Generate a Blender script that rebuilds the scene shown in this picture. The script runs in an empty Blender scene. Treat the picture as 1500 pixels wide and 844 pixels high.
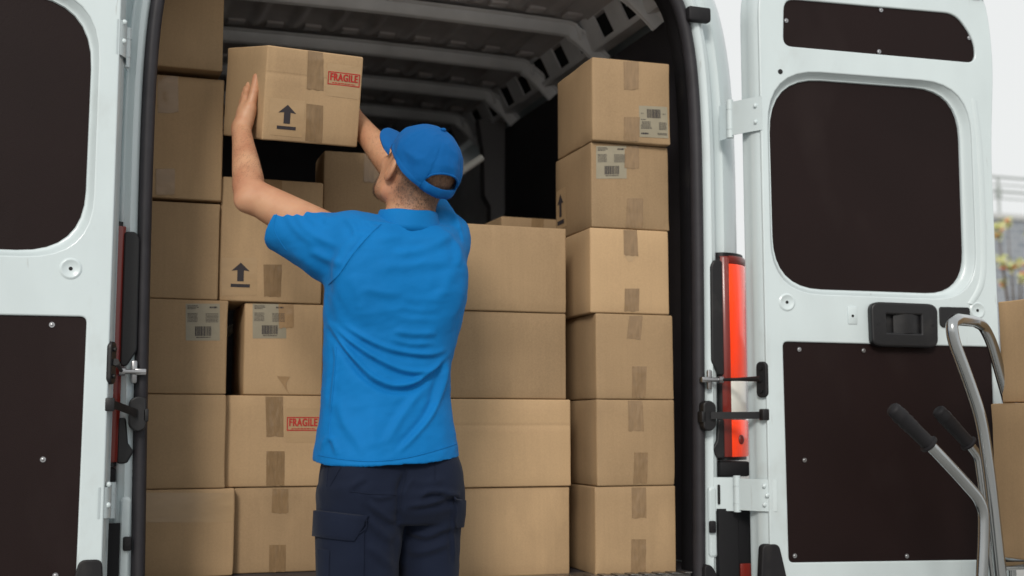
import bpy, bmesh, math, random
import numpy as np
from mathutils import Vector, Matrix, Euler, noise
from mathutils.bvhtree import BVHTree
try:
    import openvdb
except ImportError:
    import pyopenvdb as openvdb

random.seed(7)
rng = np.random.default_rng(7)
S = bpy.context.scene
COL = S.collection

# ------------------------------------------------------------------ camera, light, exposure
FPX, CX, CY = 1868.0, 750.0, 422.0            # focal length and centre in photograph pixels
PITCH, YAW = math.radians(6.24), math.radians(19.35)
CAM = np.array([-0.965, -3.345, 1.07])
FWD = np.array([math.sin(YAW)*math.cos(PITCH), math.cos(YAW)*math.cos(PITCH), math.sin(PITCH)])
RGT = np.array([math.cos(YAW), -math.sin(YAW), 0.0])
UPV = np.cross(RGT, FWD)

cd = bpy.data.cameras.new('camera')
cam = bpy.data.objects.new('camera', cd)
COL.objects.link(cam)
cd.sensor_width = 36.0
cd.lens = FPX/1500.0*36.0
cd.clip_start, cd.clip_end = 0.05, 2000
M = Matrix((RGT, UPV, -FWD)).transposed().to_4x4()
M.translation = Vector(CAM)
cam.matrix_world = M
cd.dof.use_dof = True
cd.dof.focus_distance = 3.25
cd.dof.aperture_fstop = 2.5
S.camera = cam

SUN_AZ, SUN_EL = math.radians(208), math.radians(31)     # azimuth clockwise from +Y
W = bpy.data.worlds.new('World')
S.world = W
W.use_nodes = True
wn, wl = W.node_tree.nodes, W.node_tree.links
bg = wn['Background']
sky = wn.new('ShaderNodeTexSky')
sky.sky_type = 'NISHITA'
sky.sun_disc = False
sky.sun_elevation = SUN_EL
sky.sun_rotation = SUN_AZ
sky.air_density, sky.dust_density, sky.ozone_density = 1.0, 6.0, 1.0
veil = wn.new('ShaderNodeMix'); veil.data_type = 'RGBA'        # thin bright cloud over the whole sky
veil.inputs[0].default_value = 0.93
veil.inputs[7].default_value = (13.4, 13.6, 13.5, 1.0)
wl.new(sky.outputs[0], veil.inputs[6])
wl.new(veil.outputs[2], bg.inputs[0])
bg.inputs[1].default_value = 0.05

sd = bpy.data.lights.new('sun', 'SUN')
sd.energy = 1.5
sd.angle = math.radians(15)
sd.color = (1.0, 0.95, 0.88)
sun = bpy.data.objects.new('sun', sd)
COL.objects.link(sun)
sdir = Vector((math.sin(SUN_AZ)*math.cos(SUN_EL), math.cos(SUN_AZ)*math.cos(SUN_EL), math.sin(SUN_EL)))
sun.rotation_euler = sdir.to_track_quat('Z', 'Y').to_euler()
sun.location = sdir*20

S.view_settings.view_transform = 'Standard'
S.view_settings.look = 'None'
S.view_settings.exposure = 0.42
S.view_settings.gamma = 1.0
S.render.engine = 'CYCLES'
S.cycles.max_bounces = 8
S.cycles.diffuse_bounces = 5
S.cycles.use_denoising = True

# ------------------------------------------------------------------ measuring helpers
def ray(px, py):
    return FWD + RGT*(px-CX)/FPX + UPV*(CY-py)/FPX
def at(px, py, y):                                # point of the photograph that lies in the plane y = const
    r = ray(px, py)
    return CAM + r*((y-CAM[1])/r[1])
def V(px, py, y):
    return Vector(at(px, py, y))
def to_px(P):                                     # array of points -> photograph pixels
    q = np.asarray(P)-CAM
    z = q@FWD
    return np.stack([CX+FPX*(q@RGT)/z, CY-FPX*(q@UPV)/z], -1)

# ------------------------------------------------------------------ materials
def rgb(r, g, b): return (r, g, b, 1.0)
def mat(name, col, rough=0.5, metal=0.0, spec=0.5, coat=0.0, bump=None, vary=None, sheen=0.0, sss=0.0, coatr=0.1):
    m = bpy.data.materials.new(name)
    m.use_nodes = True
    nt = m.node_tree
    N, L = nt.nodes, nt.links
    p = N['Principled BSDF']
    p.inputs['Base Color'].default_value = rgb(*col)
    p.inputs['Roughness'].default_value = rough
    p.inputs['Metallic'].default_value = metal
    p.inputs['Specular IOR Level'].default_value = spec
    p.inputs['Coat Weight'].default_value = coat
    p.inputs['Coat Roughness'].default_value = coatr
    p.inputs['Sheen Weight'].default_value = sheen
    if sss:
        p.inputs['Subsurface Weight'].default_value = sss
        p.inputs['Subsurface Radius'].default_value = (0.012, 0.004, 0.002)
    tc = N.new('ShaderNodeTexCoord')
    if vary:                                      # (scale, amount, (sx, sy, sz)): worn, uneven colour
        sc, am, st = vary
        mp = N.new('ShaderNodeMapping'); mp.inputs['Scale'].default_value = st
        L.new(tc.outputs['Object'], mp.inputs['Vector'])
        nz = N.new('ShaderNodeTexNoise'); nz.inputs['Scale'].default_value = sc; nz.inputs['Detail'].default_value = 5
        L.new(mp.outputs[0], nz.inputs['Vector'])
        mr = N.new('ShaderNodeMapRange')
        mr.inputs['From Min'].default_value, mr.inputs['From Max'].default_value = 0.3, 0.7
        mr.inputs['To Min'].default_value, mr.inputs['To Max'].default_value = 1-am, 1+am
        L.new(nz.outputs['Fac'], mr.inputs['Value'])
        mx = N.new('ShaderNodeVectorMath'); mx.operation = 'SCALE'
        mx.inputs[0].default_value = col
        L.new(mr.outputs[0], mx.inputs['Scale'])
        L.new(mx.outputs[0], p.inputs['Base Color'])
    if bump:                                      # (scale, strength, (sx, sy, sz))
        sc, am, st = bump
        mp = N.new('ShaderNodeMapping'); mp.inputs['Scale'].default_value = st
        L.new(tc.outputs['Object'], mp.inputs['Vector'])
        nz = N.new('ShaderNodeTexNoise'); nz.inputs['Scale'].default_value = sc; nz.inputs['Detail'].default_value = 4
        L.new(mp.outputs[0], nz.inputs['Vector'])
        bp = N.new('ShaderNodeBump'); bp.inputs['Strength'].default_value = am; bp.inputs['Distance'].default_value = 0.002
        L.new(nz.outputs['Fac'], bp.inputs['Height'])
        L.new(bp.outputs[0], p.inputs['Normal'])
    return m

M_white = mat('van_white_paint', (0.56, 0.635, 0.65), 0.34, coat=0.45, coatr=0.10, vary=(6, 0.05, (1, 1, 0.5)), bump=(5, 0.10, (1, 1, 1)))
M_grey = mat('bare_grey_primer', (0.80, 0.81, 0.83), 0.38, spec=0.6, vary=(5, 0.15, (1, 1, 1)))
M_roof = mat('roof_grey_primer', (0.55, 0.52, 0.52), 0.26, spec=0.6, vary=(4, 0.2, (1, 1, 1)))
M_lining = mat('dark_wall_lining', (0.036, 0.033, 0.039), 0.6, vary=(6, 0.15, (1, 1, 1)))
M_ply = mat('brown_phenolic_plywood', (0.0125, 0.0062, 0.0060), 0.5, spec=0.13, vary=(2.2, 0.14, (1, 1, 1)), bump=(420, 0.25, (1, 1, 1)))
M_rubber = mat('black_rubber', (0.0095, 0.0088, 0.0105), 0.62, spec=0.3, vary=(20, 0.15, (1, 1, 1)))
M_plastic = mat('black_plastic', (0.009, 0.0088, 0.010), 0.45, spec=0.4, bump=(700, 0.12, (1, 1, 1)))
M_bumper = mat('grey_bumper_plastic', (0.011, 0.011, 0.0125), 0.65, spec=0.2, bump=(500, 0.2, (1, 1, 1)))
M_zinc = mat('zinc_metal', (0.62, 0.63, 0.64), 0.28, 1.0, vary=(30, 0.12, (1, 1, 1)))
M_steel = mat('dull_steel', (0.36, 0.36, 0.37), 0.32, 1.0, vary=(30, 0.15, (1, 1, 1)))
M_chrome = mat('brushed_steel_tube', (0.40, 0.415, 0.42), 0.20, 1.0, vary=(14, 0.1, (1, 1, 0.2)))
M_red = mat('red_lamp_lens', (1.0, 0.058, 0.008), 0.15, vary=(30, 0.25, (1, 1, 0.15)), coat=0.5, coatr=0.03, spec=0.6, bump=(160, 0.25, (1, 1, 0.05)))
M_red.node_tree.nodes['Principled BSDF'].inputs['Emission Color'].default_value = (1.0, 0.045, 0.006, 1)   # the lamp is lit
M_red.node_tree.nodes['Principled BSDF'].inputs['Emission Strength'].default_value = 0.13
M_dred = mat('dark_red_lamp_lens', (0.17, 0.014, 0.008), 0.3, coat=0.15, coatr=0.03, spec=0.6)
M_wlens = mat('clear_lamp_lens', (0.74, 0.75, 0.68), 0.12, coat=1.0, coatr=0.03, bump=(200, 0.2, (1, 1, 0.05)))
M_hole = mat('painted_hole_shade', (0.006, 0.006, 0.007), 0.8)  # near-black colour painted in for the shade inside holes and slots
M_tread = mat('metal_tread', (0.25, 0.24, 0.23), 0.35, 0.9, vary=(60, 0.35, (0.3, 1, 1)), bump=(50, 0.6, (0.3, 1, 1)))
M_ink = mat('black_ink', (0.028, 0.022, 0.026), 0.75)
M_redink = mat('red_ink', (0.42, 0.016, 0.012), 0.7, vary=(150, 0.25, (1, 1, 1)))
M_paper = mat('label_paper', (0.27, 0.235, 0.165), 0.42, vary=(30, 0.06, (1, 1, 1)), bump=(25, 0.25, (1, 1, 1)))
M_tape = mat('brown_packing_tape', (0.235, 0.150, 0.077), 0.24, spec=0.5, vary=(40, 0.12, (3, 1, 0.6)), bump=(30, 0.9, (3, 1, 1)))
M_film = mat('clear_tape_film', (0.33, 0.21, 0.108), 0.25, spec=0.45, vary=(14, 0.08, (1, 1, 3)), bump=(22, 0.8, (1, 1, 2)))
M_clear = mat('clear_tape_gloss', (0.41, 0.275, 0.150), 0.3, spec=0.45, vary=(14, 0.05, (1, 1, 3)), bump=(22, 0.5, (1, 1, 2)))
M_asphalt = mat('asphalt', (0.32, 0.315, 0.30), 0.85, vary=(3, 0.2, (1, 1, 1)), bump=(90, 0.6, (1, 1, 1)))

def add_marks(m, scale, st, lo, hi, col, amount, detail=6):   # smudges, scratches and rub marks of their own shape
    N, L = m.node_tree.nodes, m.node_tree.links
    p = N['Principled BSDF']
    tc = N.new('ShaderNodeTexCoord'); mp = N.new('ShaderNodeMapping'); mp.inputs['Scale'].default_value = st
    L.new(tc.outputs['Object'], mp.inputs['Vector'])
    nz = N.new('ShaderNodeTexNoise'); nz.inputs['Scale'].default_value = scale; nz.inputs['Detail'].default_value = detail
    L.new(mp.outputs[0], nz.inputs['Vector'])
    mr = N.new('ShaderNodeMapRange')
    mr.inputs['From Min'].default_value, mr.inputs['From Max'].default_value = lo, hi
    mr.inputs['To Min'].default_value, mr.inputs['To Max'].default_value = 0.0, amount
    L.new(nz.outputs['Fac'], mr.inputs['Value'])
    mx = N.new('ShaderNodeMix'); mx.data_type = 'RGBA'
    L.new(mr.outputs[0], mx.inputs[0])
    src = p.inputs['Base Color'].links
    if src: L.new(src[0].from_socket, mx.inputs[6])
    else: mx.inputs[6].default_value = p.inputs['Base Color'].default_value
    mx.inputs[7].default_value = rgb(*col)
    L.new(mx.outputs[2], p.inputs['Base Color'])
add_marks(M_white, 9, (1, 1, 0.6), 0.60, 0.74, (0.30, 0.29, 0.26), 0.22, 8)
add_marks(M_white, 60, (1, 1, 0.12), 0.70, 0.76, (0.26, 0.25, 0.23), 0.35, 3)
add_marks(M_ply, 5, (1, 1, 0.5), 0.55, 0.75, (0.024, 0.016, 0.015), 0.4, 8)
add_marks(M_rubber, 14, (1, 1, 0.5), 0.58, 0.75, (0.05, 0.045, 0.04), 0.4, 6)
add_marks(M_plastic, 14, (1, 1, 1), 0.58, 0.75, (0.04, 0.037, 0.035), 0.4, 6)

def cardboard():
    m = bpy.data.materials.new('kraft_cardboard')
    m.use_nodes = True
    N, L = m.node_tree.nodes, m.node_tree.links
    p = N['Principled BSDF']
    p.inputs['Roughness'].default_value = 0.72
    p.inputs['Specular IOR Level'].default_value = 0.25
    tc = N.new('ShaderNodeTexCoord'); oi = N.new('ShaderNodeObjectInfo')
    add = N.new('ShaderNodeVectorMath'); add.operation = 'ADD'
    cmb = N.new('ShaderNodeCombineXYZ')
    mul = N.new('ShaderNodeMath'); mul.operation = 'MULTIPLY'; mul.inputs[1].default_value = 9.0
    L.new(oi.outputs['Random'], mul.inputs[0])
    for i in range(3): L.new(mul.outputs[0], cmb.inputs[i])
    L.new(tc.outputs['Object'], add.inputs[0]); L.new(cmb.outputs[0], add.inputs[1])
    def nz(scale, st, det=4):
        mp = N.new('ShaderNodeMapping'); mp.inputs['Scale'].default_value = st
        L.new(add.outputs[0], mp.inputs['Vector'])
        n = N.new('ShaderNodeTexNoise'); n.inputs['Scale'].default_value = scale; n.inputs['Detail'].default_value = det
        L.new(mp.outputs[0], n.inputs['Vector'])
        return n
    big, fib, flu = nz(5, (1, 1, 1)), nz(220, (1, 1, 1), 3), nz(120, (1, 1, 0.03), 2)
    s1 = N.new('ShaderNodeMath'); s1.operation = 'MULTIPLY_ADD'; s1.inputs[1].default_value = 0.30; s1.inputs[2].default_value = 0.85
    L.new(big.outputs['Fac'], s1.inputs[0])
    s2 = N.new('ShaderNodeMath'); s2.operation = 'MULTIPLY_ADD'; s2.inputs[1].default_value = 0.22
    L.new(fib.outputs['Fac'], s2.inputs[0]); L.new(s1.outputs[0], s2.inputs[2])
    s3 = N.new('ShaderNodeMath'); s3.operation = 'MULTIPLY_ADD'; s3.inputs[1].default_value = 0.09
    L.new(flu.outputs['Fac'], s3.inputs[0]); L.new(s2.outputs[0], s3.inputs[2])
    s4 = N.new('ShaderNodeMath'); s4.operation = 'MULTIPLY_ADD'; s4.inputs[1].default_value = 0.40
    L.new(oi.outputs['Random'], s4.inputs[0]); L.new(s3.outputs[0], s4.inputs[2])
    sub = N.new('ShaderNodeMath'); sub.operation = 'SUBTRACT'; sub.inputs[1].default_value = 0.51
    scf = nz(9, (1, 1, 0.35), 6)                    # pale rubbed patches
    mr = N.new('ShaderNodeMapRange'); mr.inputs['From Min'].default_value, mr.inputs['From Max'].default_value = 0.60, 0.72
    mr.inputs['To Min'].default_value, mr.inputs['To Max'].default_value = 0.0, 0.10
    L.new(scf.outputs['Fac'], mr.inputs['Value'])
    s5 = N.new('ShaderNodeMath'); s5.operation = 'ADD'
    L.new(s4.outputs[0], s5.inputs[0]); L.new(mr.outputs[0], s5.inputs[1])
    L.new(s5.outputs[0], sub.inputs[0])
    sc = N.new('ShaderNodeVectorMath'); sc.operation = 'SCALE'
    sc.inputs[0].default_value = (0.448, 0.300, 0.166)
    L.new(sub.outputs[0], sc.inputs['Scale'])
    L.new(sc.outputs[0], p.inputs['Base Color'])
    bp = N.new('ShaderNodeBump'); bp.inputs['Strength'].default_value = 0.18; bp.inputs['Distance'].default_value = 0.001
    L.new(s3.outputs[0], bp.inputs['Height']); L.new(bp.outputs[0], p.inputs['Normal'])
    return m
M_card = cardboard()

def fabric(name, col, weave, rough, sheen):
    m = mat(name, col, rough, sheen=sheen, spec=0.15, vary=(9, 0.06, (1, 1, 1)))
    N, L = m.node_tree.nodes, m.node_tree.links
    p = N['Principled BSDF']
    tc = N.new('ShaderNodeTexCoord')
    nz = N.new('ShaderNodeTexNoise'); nz.inputs['Scale'].default_value = weave; nz.inputs['Detail'].default_value = 2
    mp = N.new('ShaderNodeMapping'); mp.inputs['Scale'].default_value = (1, 1, 0.45)
    L.new(tc.outputs['Object'], mp.inputs['Vector']); L.new(mp.outputs[0], nz.inputs['Vector'])
    n2 = N.new('ShaderNodeTexNoise'); n2.inputs['Scale'].default_value = 26; n2.inputs['Detail'].default_value = 3
    L.new(tc.outputs['Object'], n2.inputs['Vector'])
    b2 = N.new('ShaderNodeBump'); b2.inputs['Strength'].default_value = 0.25; b2.inputs['Distance'].default_value = 0.004
    L.new(n2.outputs['Fac'], b2.inputs['Height'])
    bp = N.new('ShaderNodeBump'); bp.inputs['Strength'].default_value = 0.35; bp.inputs['Distance'].default_value = 0.0012
    L.new(nz.outputs['Fac'], bp.inputs['Height']); L.new(b2.outputs[0], bp.inputs['Normal'])
    L.new(bp.outputs[0], p.inputs['Normal'])
    return m
M_shirt = fabric('blue_polo_fabric', (0.001, 0.148, 0.42), 900, 0.72, 0.03)
M_cap = fabric('royal_blue_cotton', (0.001, 0.092, 0.30), 700, 0.78, 0.03)
M_trous = fabric('navy_workwear_twill', (0.0068, 0.0108, 0.0255), 800, 0.85, 0.05)
M_shoe = mat('black_leather', (0.02, 0.018, 0.017), 0.5)
M_hair = mat('short_brown_hair', (0.050, 0.030, 0.020), 0.6)

def skin():
    m = mat('skin', (0.50, 0.25, 0.16), 0.48, spec=0.4, sss=0.12, bump=(280, 0.18, (1, 1, 1)))
    N, L = m.node_tree.nodes, m.node_tree.links
    p = N['Principled BSDF']
    tc = N.new('ShaderNodeTexCoord')
    nz = N.new('ShaderNodeTexNoise'); nz.inputs['Scale'].default_value = 14; nz.inputs['Detail'].default_value = 5
    L.new(tc.outputs['Object'], nz.inputs['Vector'])
    r = N.new('ShaderNodeValToRGB')
    r.color_ramp.elements[0].position, r.color_ramp.elements[1].position = 0.3, 0.7
    r.color_ramp.elements[0].color = rgb(0.40, 0.175, 0.095); r.color_ramp.elements[1].color = rgb(0.52, 0.285, 0.165)
    L.new(nz.outputs['Fac'], r.inputs[0])
    at_ = N.new('ShaderNodeAttribute'); at_.attribute_name = 'stubble'
    n2 = N.new('ShaderNodeTexNoise'); n2.inputs['Scale'].default_value = 420; n2.inputs['Detail'].default_value = 2
    L.new(tc.outputs['Object'], n2.inputs['Vector'])
    mm = N.new('ShaderNodeMath'); mm.operation = 'MULTIPLY_ADD'; mm.inputs[1].default_value = 0.5; mm.inputs[2].default_value = 0.45
    L.new(n2.outputs['Fac'], mm.inputs[0])
    m3 = N.new('ShaderNodeMath'); m3.operation = 'MULTIPLY'; m3.use_clamp = True
    L.new(mm.outputs[0], m3.inputs[0]); L.new(at_.outputs['Fac'], m3.inputs[1])
    mx = N.new('ShaderNodeMix'); mx.data_type = 'RGBA'
    L.new(m3.outputs[0], mx.inputs[0]); L.new(r.outputs[0], mx.inputs[6])
    mx.inputs[7].default_value = rgb(0.075, 0.045, 0.03)
    L.new(mx.outputs[2], p.inputs['Base Color'])
    return m
M_skin = skin()

# ------------------------------------------------------------------ object helpers
ORIG = {}
def link(name, me, m=None, parent=None, smooth=True):
    o = bpy.data.objects.new(name, me)
    COL.objects.link(o)
    if m is not None and not me.materials:
        me.materials.append(m)
    if smooth and len(me.polygons):
        me.polygons.foreach_set('use_smooth', [True]*len(me.polygons))
    if parent is not None:
        o.parent = parent
    return o
def thing(name, label, cat, loc=(0, 0, 0), group=None, rotz=0.0):
    o = bpy.data.objects.new(name, None)
    COL.objects.link(o)
    o.empty_display_size = 0.1
    o.location = loc; o.rotation_euler = (0, 0, rotz)
    tag(o, label, cat, group)
    ORIG[o.name] = Vector(loc)
    return o
def tag(o, label, cat, group=None):
    o['label'] = label; o['category'] = cat
    if group: o['group'] = group
def root_of(o):
    while o.parent is not None: o = o.parent
    return o
def part(name, me, m, parent, smooth=True):       # mesh given in world coordinates, hung under an unrotated thing
    off = ORIG.get(root_of(parent).name)
    if off is not None:
        me.transform(Matrix.Translation(-off))
    return link(name, me, m, parent, smooth)
def sharp(o, ang=35):
    o.data.set_sharp_from_angle(angle=math.radians(ang))
    return o

def me_from(verts, faces, name='m'):
    me = bpy.data.meshes.new(name)
    me.from_pydata([tuple(v) for v in verts], [], faces)
    me.update()
    return me
class MB:                                         # collects shapes into one mesh
    def __init__(s): s.v, s.f = [], []
    def add(s, vs, fs):
        n = len(s.v)
        s.v += [Vector(v) for v in vs]; s.f += [tuple(i+n for i in f) for f in fs]
        return s
    def me(s): return me_from(s.v, s.f)
    def box(s, c, size, bevel=0.0, rot=None):
        bm = bmesh.new()
        bmesh.ops.create_cube(bm, size=1.0)
        bmesh.ops.scale(bm, vec=Vector(size), verts=bm.verts)
        if bevel > 0:
            bmesh.ops.bevel(bm, geom=bm.edges[:], offset=bevel, segments=2, affect='EDGES', profile=0.5)
        R = rot if rot is not None else Matrix.Identity(3)
        bm.verts.index_update()
        s.add([R@v.co + Vector(c) for v in bm.verts], [[v.index for v in f.verts] for f in bm.faces])
        bm.free()
        return s
    def tube(s, pts, r, n=10, caps=True):
        pts = [Vector(p) for p in pts]
        rs = r if isinstance(r, (list, tuple)) else [r]*len(pts)
        rings = []
        t0 = (pts[1]-pts[0]).normalized()
        u = t0.orthogonal().normalized()
        for i, p in enumerate(pts):
            t = ((pts[min(i+1, len(pts)-1)]-p).normalized() + (p-pts[max(i-1, 0)]).normalized())
            t = t.normalized() if t.length > 1e-9 else t0
            u = (u - t*u.dot(t)).normalized()
            w = t.cross(u)
            rings.append([p + (u*math.cos(2*math.pi*k/n)+w*math.sin(2*math.pi*k/n))*rs[i] for k in range(n)])
        vs = [v for ring in rings for v in ring]
        fs = []
        for i in range(len(pts)-1):
            for k in range(n):
                fs.append((i*n+k, i*n+(k+1) % n, (i+1)*n+(k+1) % n, (i+1)*n+k))
        if caps:
            fs.append(tuple(range(n-1, -1, -1))); fs.append(tuple((len(pts)-1)*n+k for k in range(n)))
        return s.add(vs, fs)
    def grid(s, P, closed_u=False, closed_v=False):   # P[i][j]
        n, m = len(P), len(P[0])
        fs = []
        for i in range(n if closed_u else n-1):
            for j in range(m if closed_v else m-1):
                fs.append((i*m+j, i*m+(j+1) % m, ((i+1) % n)*m+(j+1) % m, ((i+1) % n)*m+j))
        return s.add([v for row in P for v in row], fs)
    def ball(s, c, r, sc=(1, 1, 1), n=10):
        P = []
        for i in range(n+1):
            a = math.pi*i/n
            P.append([Vector(c)+Vector((math.sin(a)*math.cos(b)*r*sc[0], math.sin(a)*math.sin(b)*r*sc[1], math.cos(a)*r*sc[2]))
                      for b in [2*math.pi*k/(2*n) for k in range(2*n)]])
        return s.grid(P, closed_v=True)
def bend(pts, rad, n=5):                          # round the corners of a polyline
    pts = [Vector(p) for p in pts]
    out = [pts[0]]
    for i in range(1, len(pts)-1):
        a, b, c = pts[i-1], pts[i], pts[i+1]
        r = min(rad, (a-b).length*0.45, (c-b).length*0.45)
        p, q = b+(a-b).normalized()*r, b+(c-b).normalized()*r
        for k in range(n+1):
            t = k/n
            out.append(p*(1-t)**2 + b*2*t*(1-t) + q*t*t)
    out.append(pts[-1])
    return out
def catmull(pts, n=6):
    pts = [Vector(p) for p in pts]
    out = []
    for i in range(len(pts)-1):
        p0, p1, p2, p3 = pts[max(i-1, 0)], pts[i], pts[i+1], pts[min(i+2, len(pts)-1)]
        for k in range(n):
            t = k/n
            out.append(0.5*((2*p1)+(p2-p0)*t+(2*p0-5*p1+4*p2-p3)*t*t+(3*p1-p0-3*p2+p3)*t**3))
    out.append(pts[-1])
    return out
def round_poly(poly, rads, n=6):                  # 2-D polygon with rounded corners (closed)
    m = len(poly)
    rads = rads if isinstance(rads, (list, tuple)) else [rads]*m
    out = []
    for i in range(m):
        a, b, c = Vector(poly[i-1]), Vector(poly[i]), Vector(poly[(i+1) % m])
        r = rads[i]
        p, q = b+(a-b).normalized()*min(r, (a-b).length*0.49), b+(c-b).normalized()*min(r, (c-b).length*0.49)
        for k in range(n+1):
            t = k/n
            out.append(p*(1-t)**2 + b*2*t*(1-t) + q*t*t)
    return out
def resample(poly, n):                            # closed 2-D outline to n evenly spaced points, first point at the lowest angle
    P = [Vector(p) for p in poly]; P.append(P[0])
    d = [0]
    for i in range(len(P)-1): d.append(d[-1]+(P[i+1]-P[i]).length)
    out = []; j = 0
    for k in range(n):
        t = d[-1]*k/n
        while d[j+1] < t: j += 1
        f = (t-d[j])/max(d[j+1]-d[j], 1e-9)
        out.append(P[j].lerp(P[j+1], f))
    return out
def plate(outline, holes, t, bevel, fmap, res=1):   # flat plate with holes; local (u, v, depth) -> fmap
    cu = bpy.data.curves.new('tmp', 'CURVE')
    cu.dimensions = '2D'; cu.fill_mode = 'BOTH'
    for poly in [outline]+holes:
        sp = cu.splines.new('POLY')
        sp.points.add(len(poly)-1)
        for p, q in zip(sp.points, poly): p.co = (q[0], q[1], 0, 1)
        sp.use_cyclic_u = True
    cu.extrude = max(t/2-bevel, 0.0); cu.bevel_depth = bevel; cu.bevel_resolution = res
    o = bpy.data.objects.new('tmp', cu); COL.objects.link(o)
    dg = bpy.context.evaluated_depsgraph_get()
    me = bpy.data.meshes.new_from_object(o.evaluated_get(dg))
    bpy.data.objects.remove(o); bpy.data.curves.remove(cu)
    vs = [fmap(v.co.x, v.co.y, v.co.z) for v in me.vertices]
    fs = [tuple(p.vertices) for p in me.polygons]
    bpy.data.meshes.remove(me)
    return vs, fs
def text_mesh(txt, size_x, size_y, embolden, fmap):
    cu = bpy.data.curves.new('tmp', 'FONT')
    cu.body = txt; cu.align_x = 'CENTER'; cu.align_y = 'CENTER'; cu.size = 1.0
    cu.offset = embolden; cu.space_character = 1.12
    o = bpy.data.objects.new('tmp', cu); COL.objects.link(o)
    dg = bpy.context.evaluated_depsgraph_get()
    me = bpy.data.meshes.new_from_object(o.evaluated_get(dg))
    bpy.data.objects.remove(o); bpy.data.curves.remove(cu)
    xs = [v.co.x for v in me.vertices]; ys = [v.co.y for v in me.vertices]
    x0, x1, y0, y1 = min(xs), max(xs), min(ys), max(ys)
    vs = [fmap(((v.co.x-x0)/(x1-x0)-0.5)*size_x, ((v.co.y-y0)/(y1-y0)-0.5)*size_y, 0) for v in me.vertices]
    fs = [tuple(p.vertices) for p in me.polygons]
    bpy.data.meshes.remove(me)
    return vs, fs

def fixn(me):
    bm = bmesh.new(); bm.from_mesh(me)
    bmesh.ops.recalc_face_normals(bm, faces=bm.faces[:])
    bm.to_mesh(me); bm.free()
    return me
def P(name, mb, m, parent, ang=40, smooth=True):      # a collected mesh becomes one part
    me = fixn(mb.me())
    o = part(name, me, m, parent, smooth)
    if smooth: sharp(o, ang)
    return o

# ------------------------------------------------------------------ ground and setting
g = link('ground', MB().grid([[(x, y, 0) for y in (-150, -20, 20, 300)] for x in (-200, -20, 20, 200)]).me(), M_asphalt)
g['kind'] = 'structure'

# ------------------------------------------------------------------ delivery van
FLOOR = 0.655
van = thing('delivery_van', 'white panel van with its rear doors swung wide open, loaded with cardboard boxes', 'van', (0, 0, 0))
half = [(0.762, 0.42), (0.765, 0.62), (0.773, 1.2), (0.777, 1.75), (0.772, 2.04), (0.753, 2.225), (0.716, 2.345), (0.64, 2.425), (0.5, 2.455), (0.2, 2.47)]
path = catmull([(-x, z) for x, z in half]+[(0, 2.472)]+[(x, z) for x, z in reversed(half)], 5)
nor = []
for i, p in enumerate(path):
    t = (path[min(i+1, len(path)-1)]-path[max(i-1, 0)]).normalized()
    nor.append(Vector((-t.y, t.x)))
def swept(profile, sel=None):
    rows = []
    for i, (p, n) in enumerate(zip(path, nor)):
        if sel and not sel(p): continue
        rows.append([Vector((p.x+n.x*a, y, p.y+n.y*a)) for a, y in profile])
    return rows
body = MB()
P('inner_trim', MB().grid(swept([(0.10, 0.105), (0.012, 0.10), (0.004, 0.09), (0.004, 0.01), (0.010, 0.002), (0.018, 0.001)])), M_rubber, van)
body.grid(swept([(0.016, 0.0), (0.020, 0.0), (0.026, -0.020), (0.034, -0.031), (0.044, -0.034),
                 (0.050, -0.028), (0.056, -0.027), (0.064, -0.020), (0.067, 0.004), (0.073, 0.010), (0.098, 0.010), (0.106, 0.004), (0.118, 0.008), (0.150, 0.03), (0.185, 0.07),
                 (0.215, 0.13), (0.235, 0.22), (0.245, 0.5), (0.25, 3.4)]))
P('body_shell', body, M_white, van, 50)
# stamped pockets and ridges of the rear pillars
for sx in (-1, 1):
    mb = MB()
    for (z0, z1, x0, x1) in ((0.70, 0.90, 0.797, 0.822),):
        q = round_poly([(x0, z0), (x1, z0), (x1, z1), (x0, z1)], 0.012)
        q2 = round_poly([(x0+.005, z0+.006), (x1-.005, z0+.006), (x1-.005, z1-.006), (x0+.005, z1-.006)], 0.009)
        mb.grid([[Vector((sx*a.x, d, a.y)) for a in w] for w, d in ((q, -0.020), (q, -0.0335), (q2, -0.0365))], closed_v=True)
        mb.add([Vector((sx*a.x, -0.0365, a.y)) for a in q2], [tuple(range(len(q2)))])
    P('pillar_pressing', mb, M_white, van, 60)
# rubber seal round the opening
seal = MB()
rows = []
for p, n in zip(path, nor):
    c = Vector((p.x+n.x*0.008, -0.012, p.y+n.y*0.008))
    N3 = Vector((n.x, 0, n.y))
    rows.append([c + N3*(math.cos(a)*0.0175) + Vector((0, math.sin(a)*0.022, 0)) for a in [2*math.pi*k/12 for k in range(12)]])
seal.grid(rows, closed_v=True)
M_seal = mat('grey_black_seal', (0.026, 0.024, 0.028), 0.55, spec=0.35, vary=(20, 0.15, (1, 1, 1)))
P('door_seal', seal, M_seal, van)
# load floor with its metal edge strip
P('load_floor', MB().box((0, 1.55, FLOOR-0.012), (1.74, 3.0, 0.024)), M_lining, van)
mb = MB().box((0, 0.045, FLOOR-0.010), (1.50, 0.11, 0.026), 0.004)
for k in range(36):
    mb.box((-0.735+k*0.042, 0.0, FLOOR+0.0045), (0.022, 0.05, 0.003), 0.001)
P('threshold_strip', mb, M_tread, van)
P('rear_sill', MB().box((0, -0.02, 0.60), (1.56, 0.06, 0.08), 0.012), M_white, van)
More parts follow.
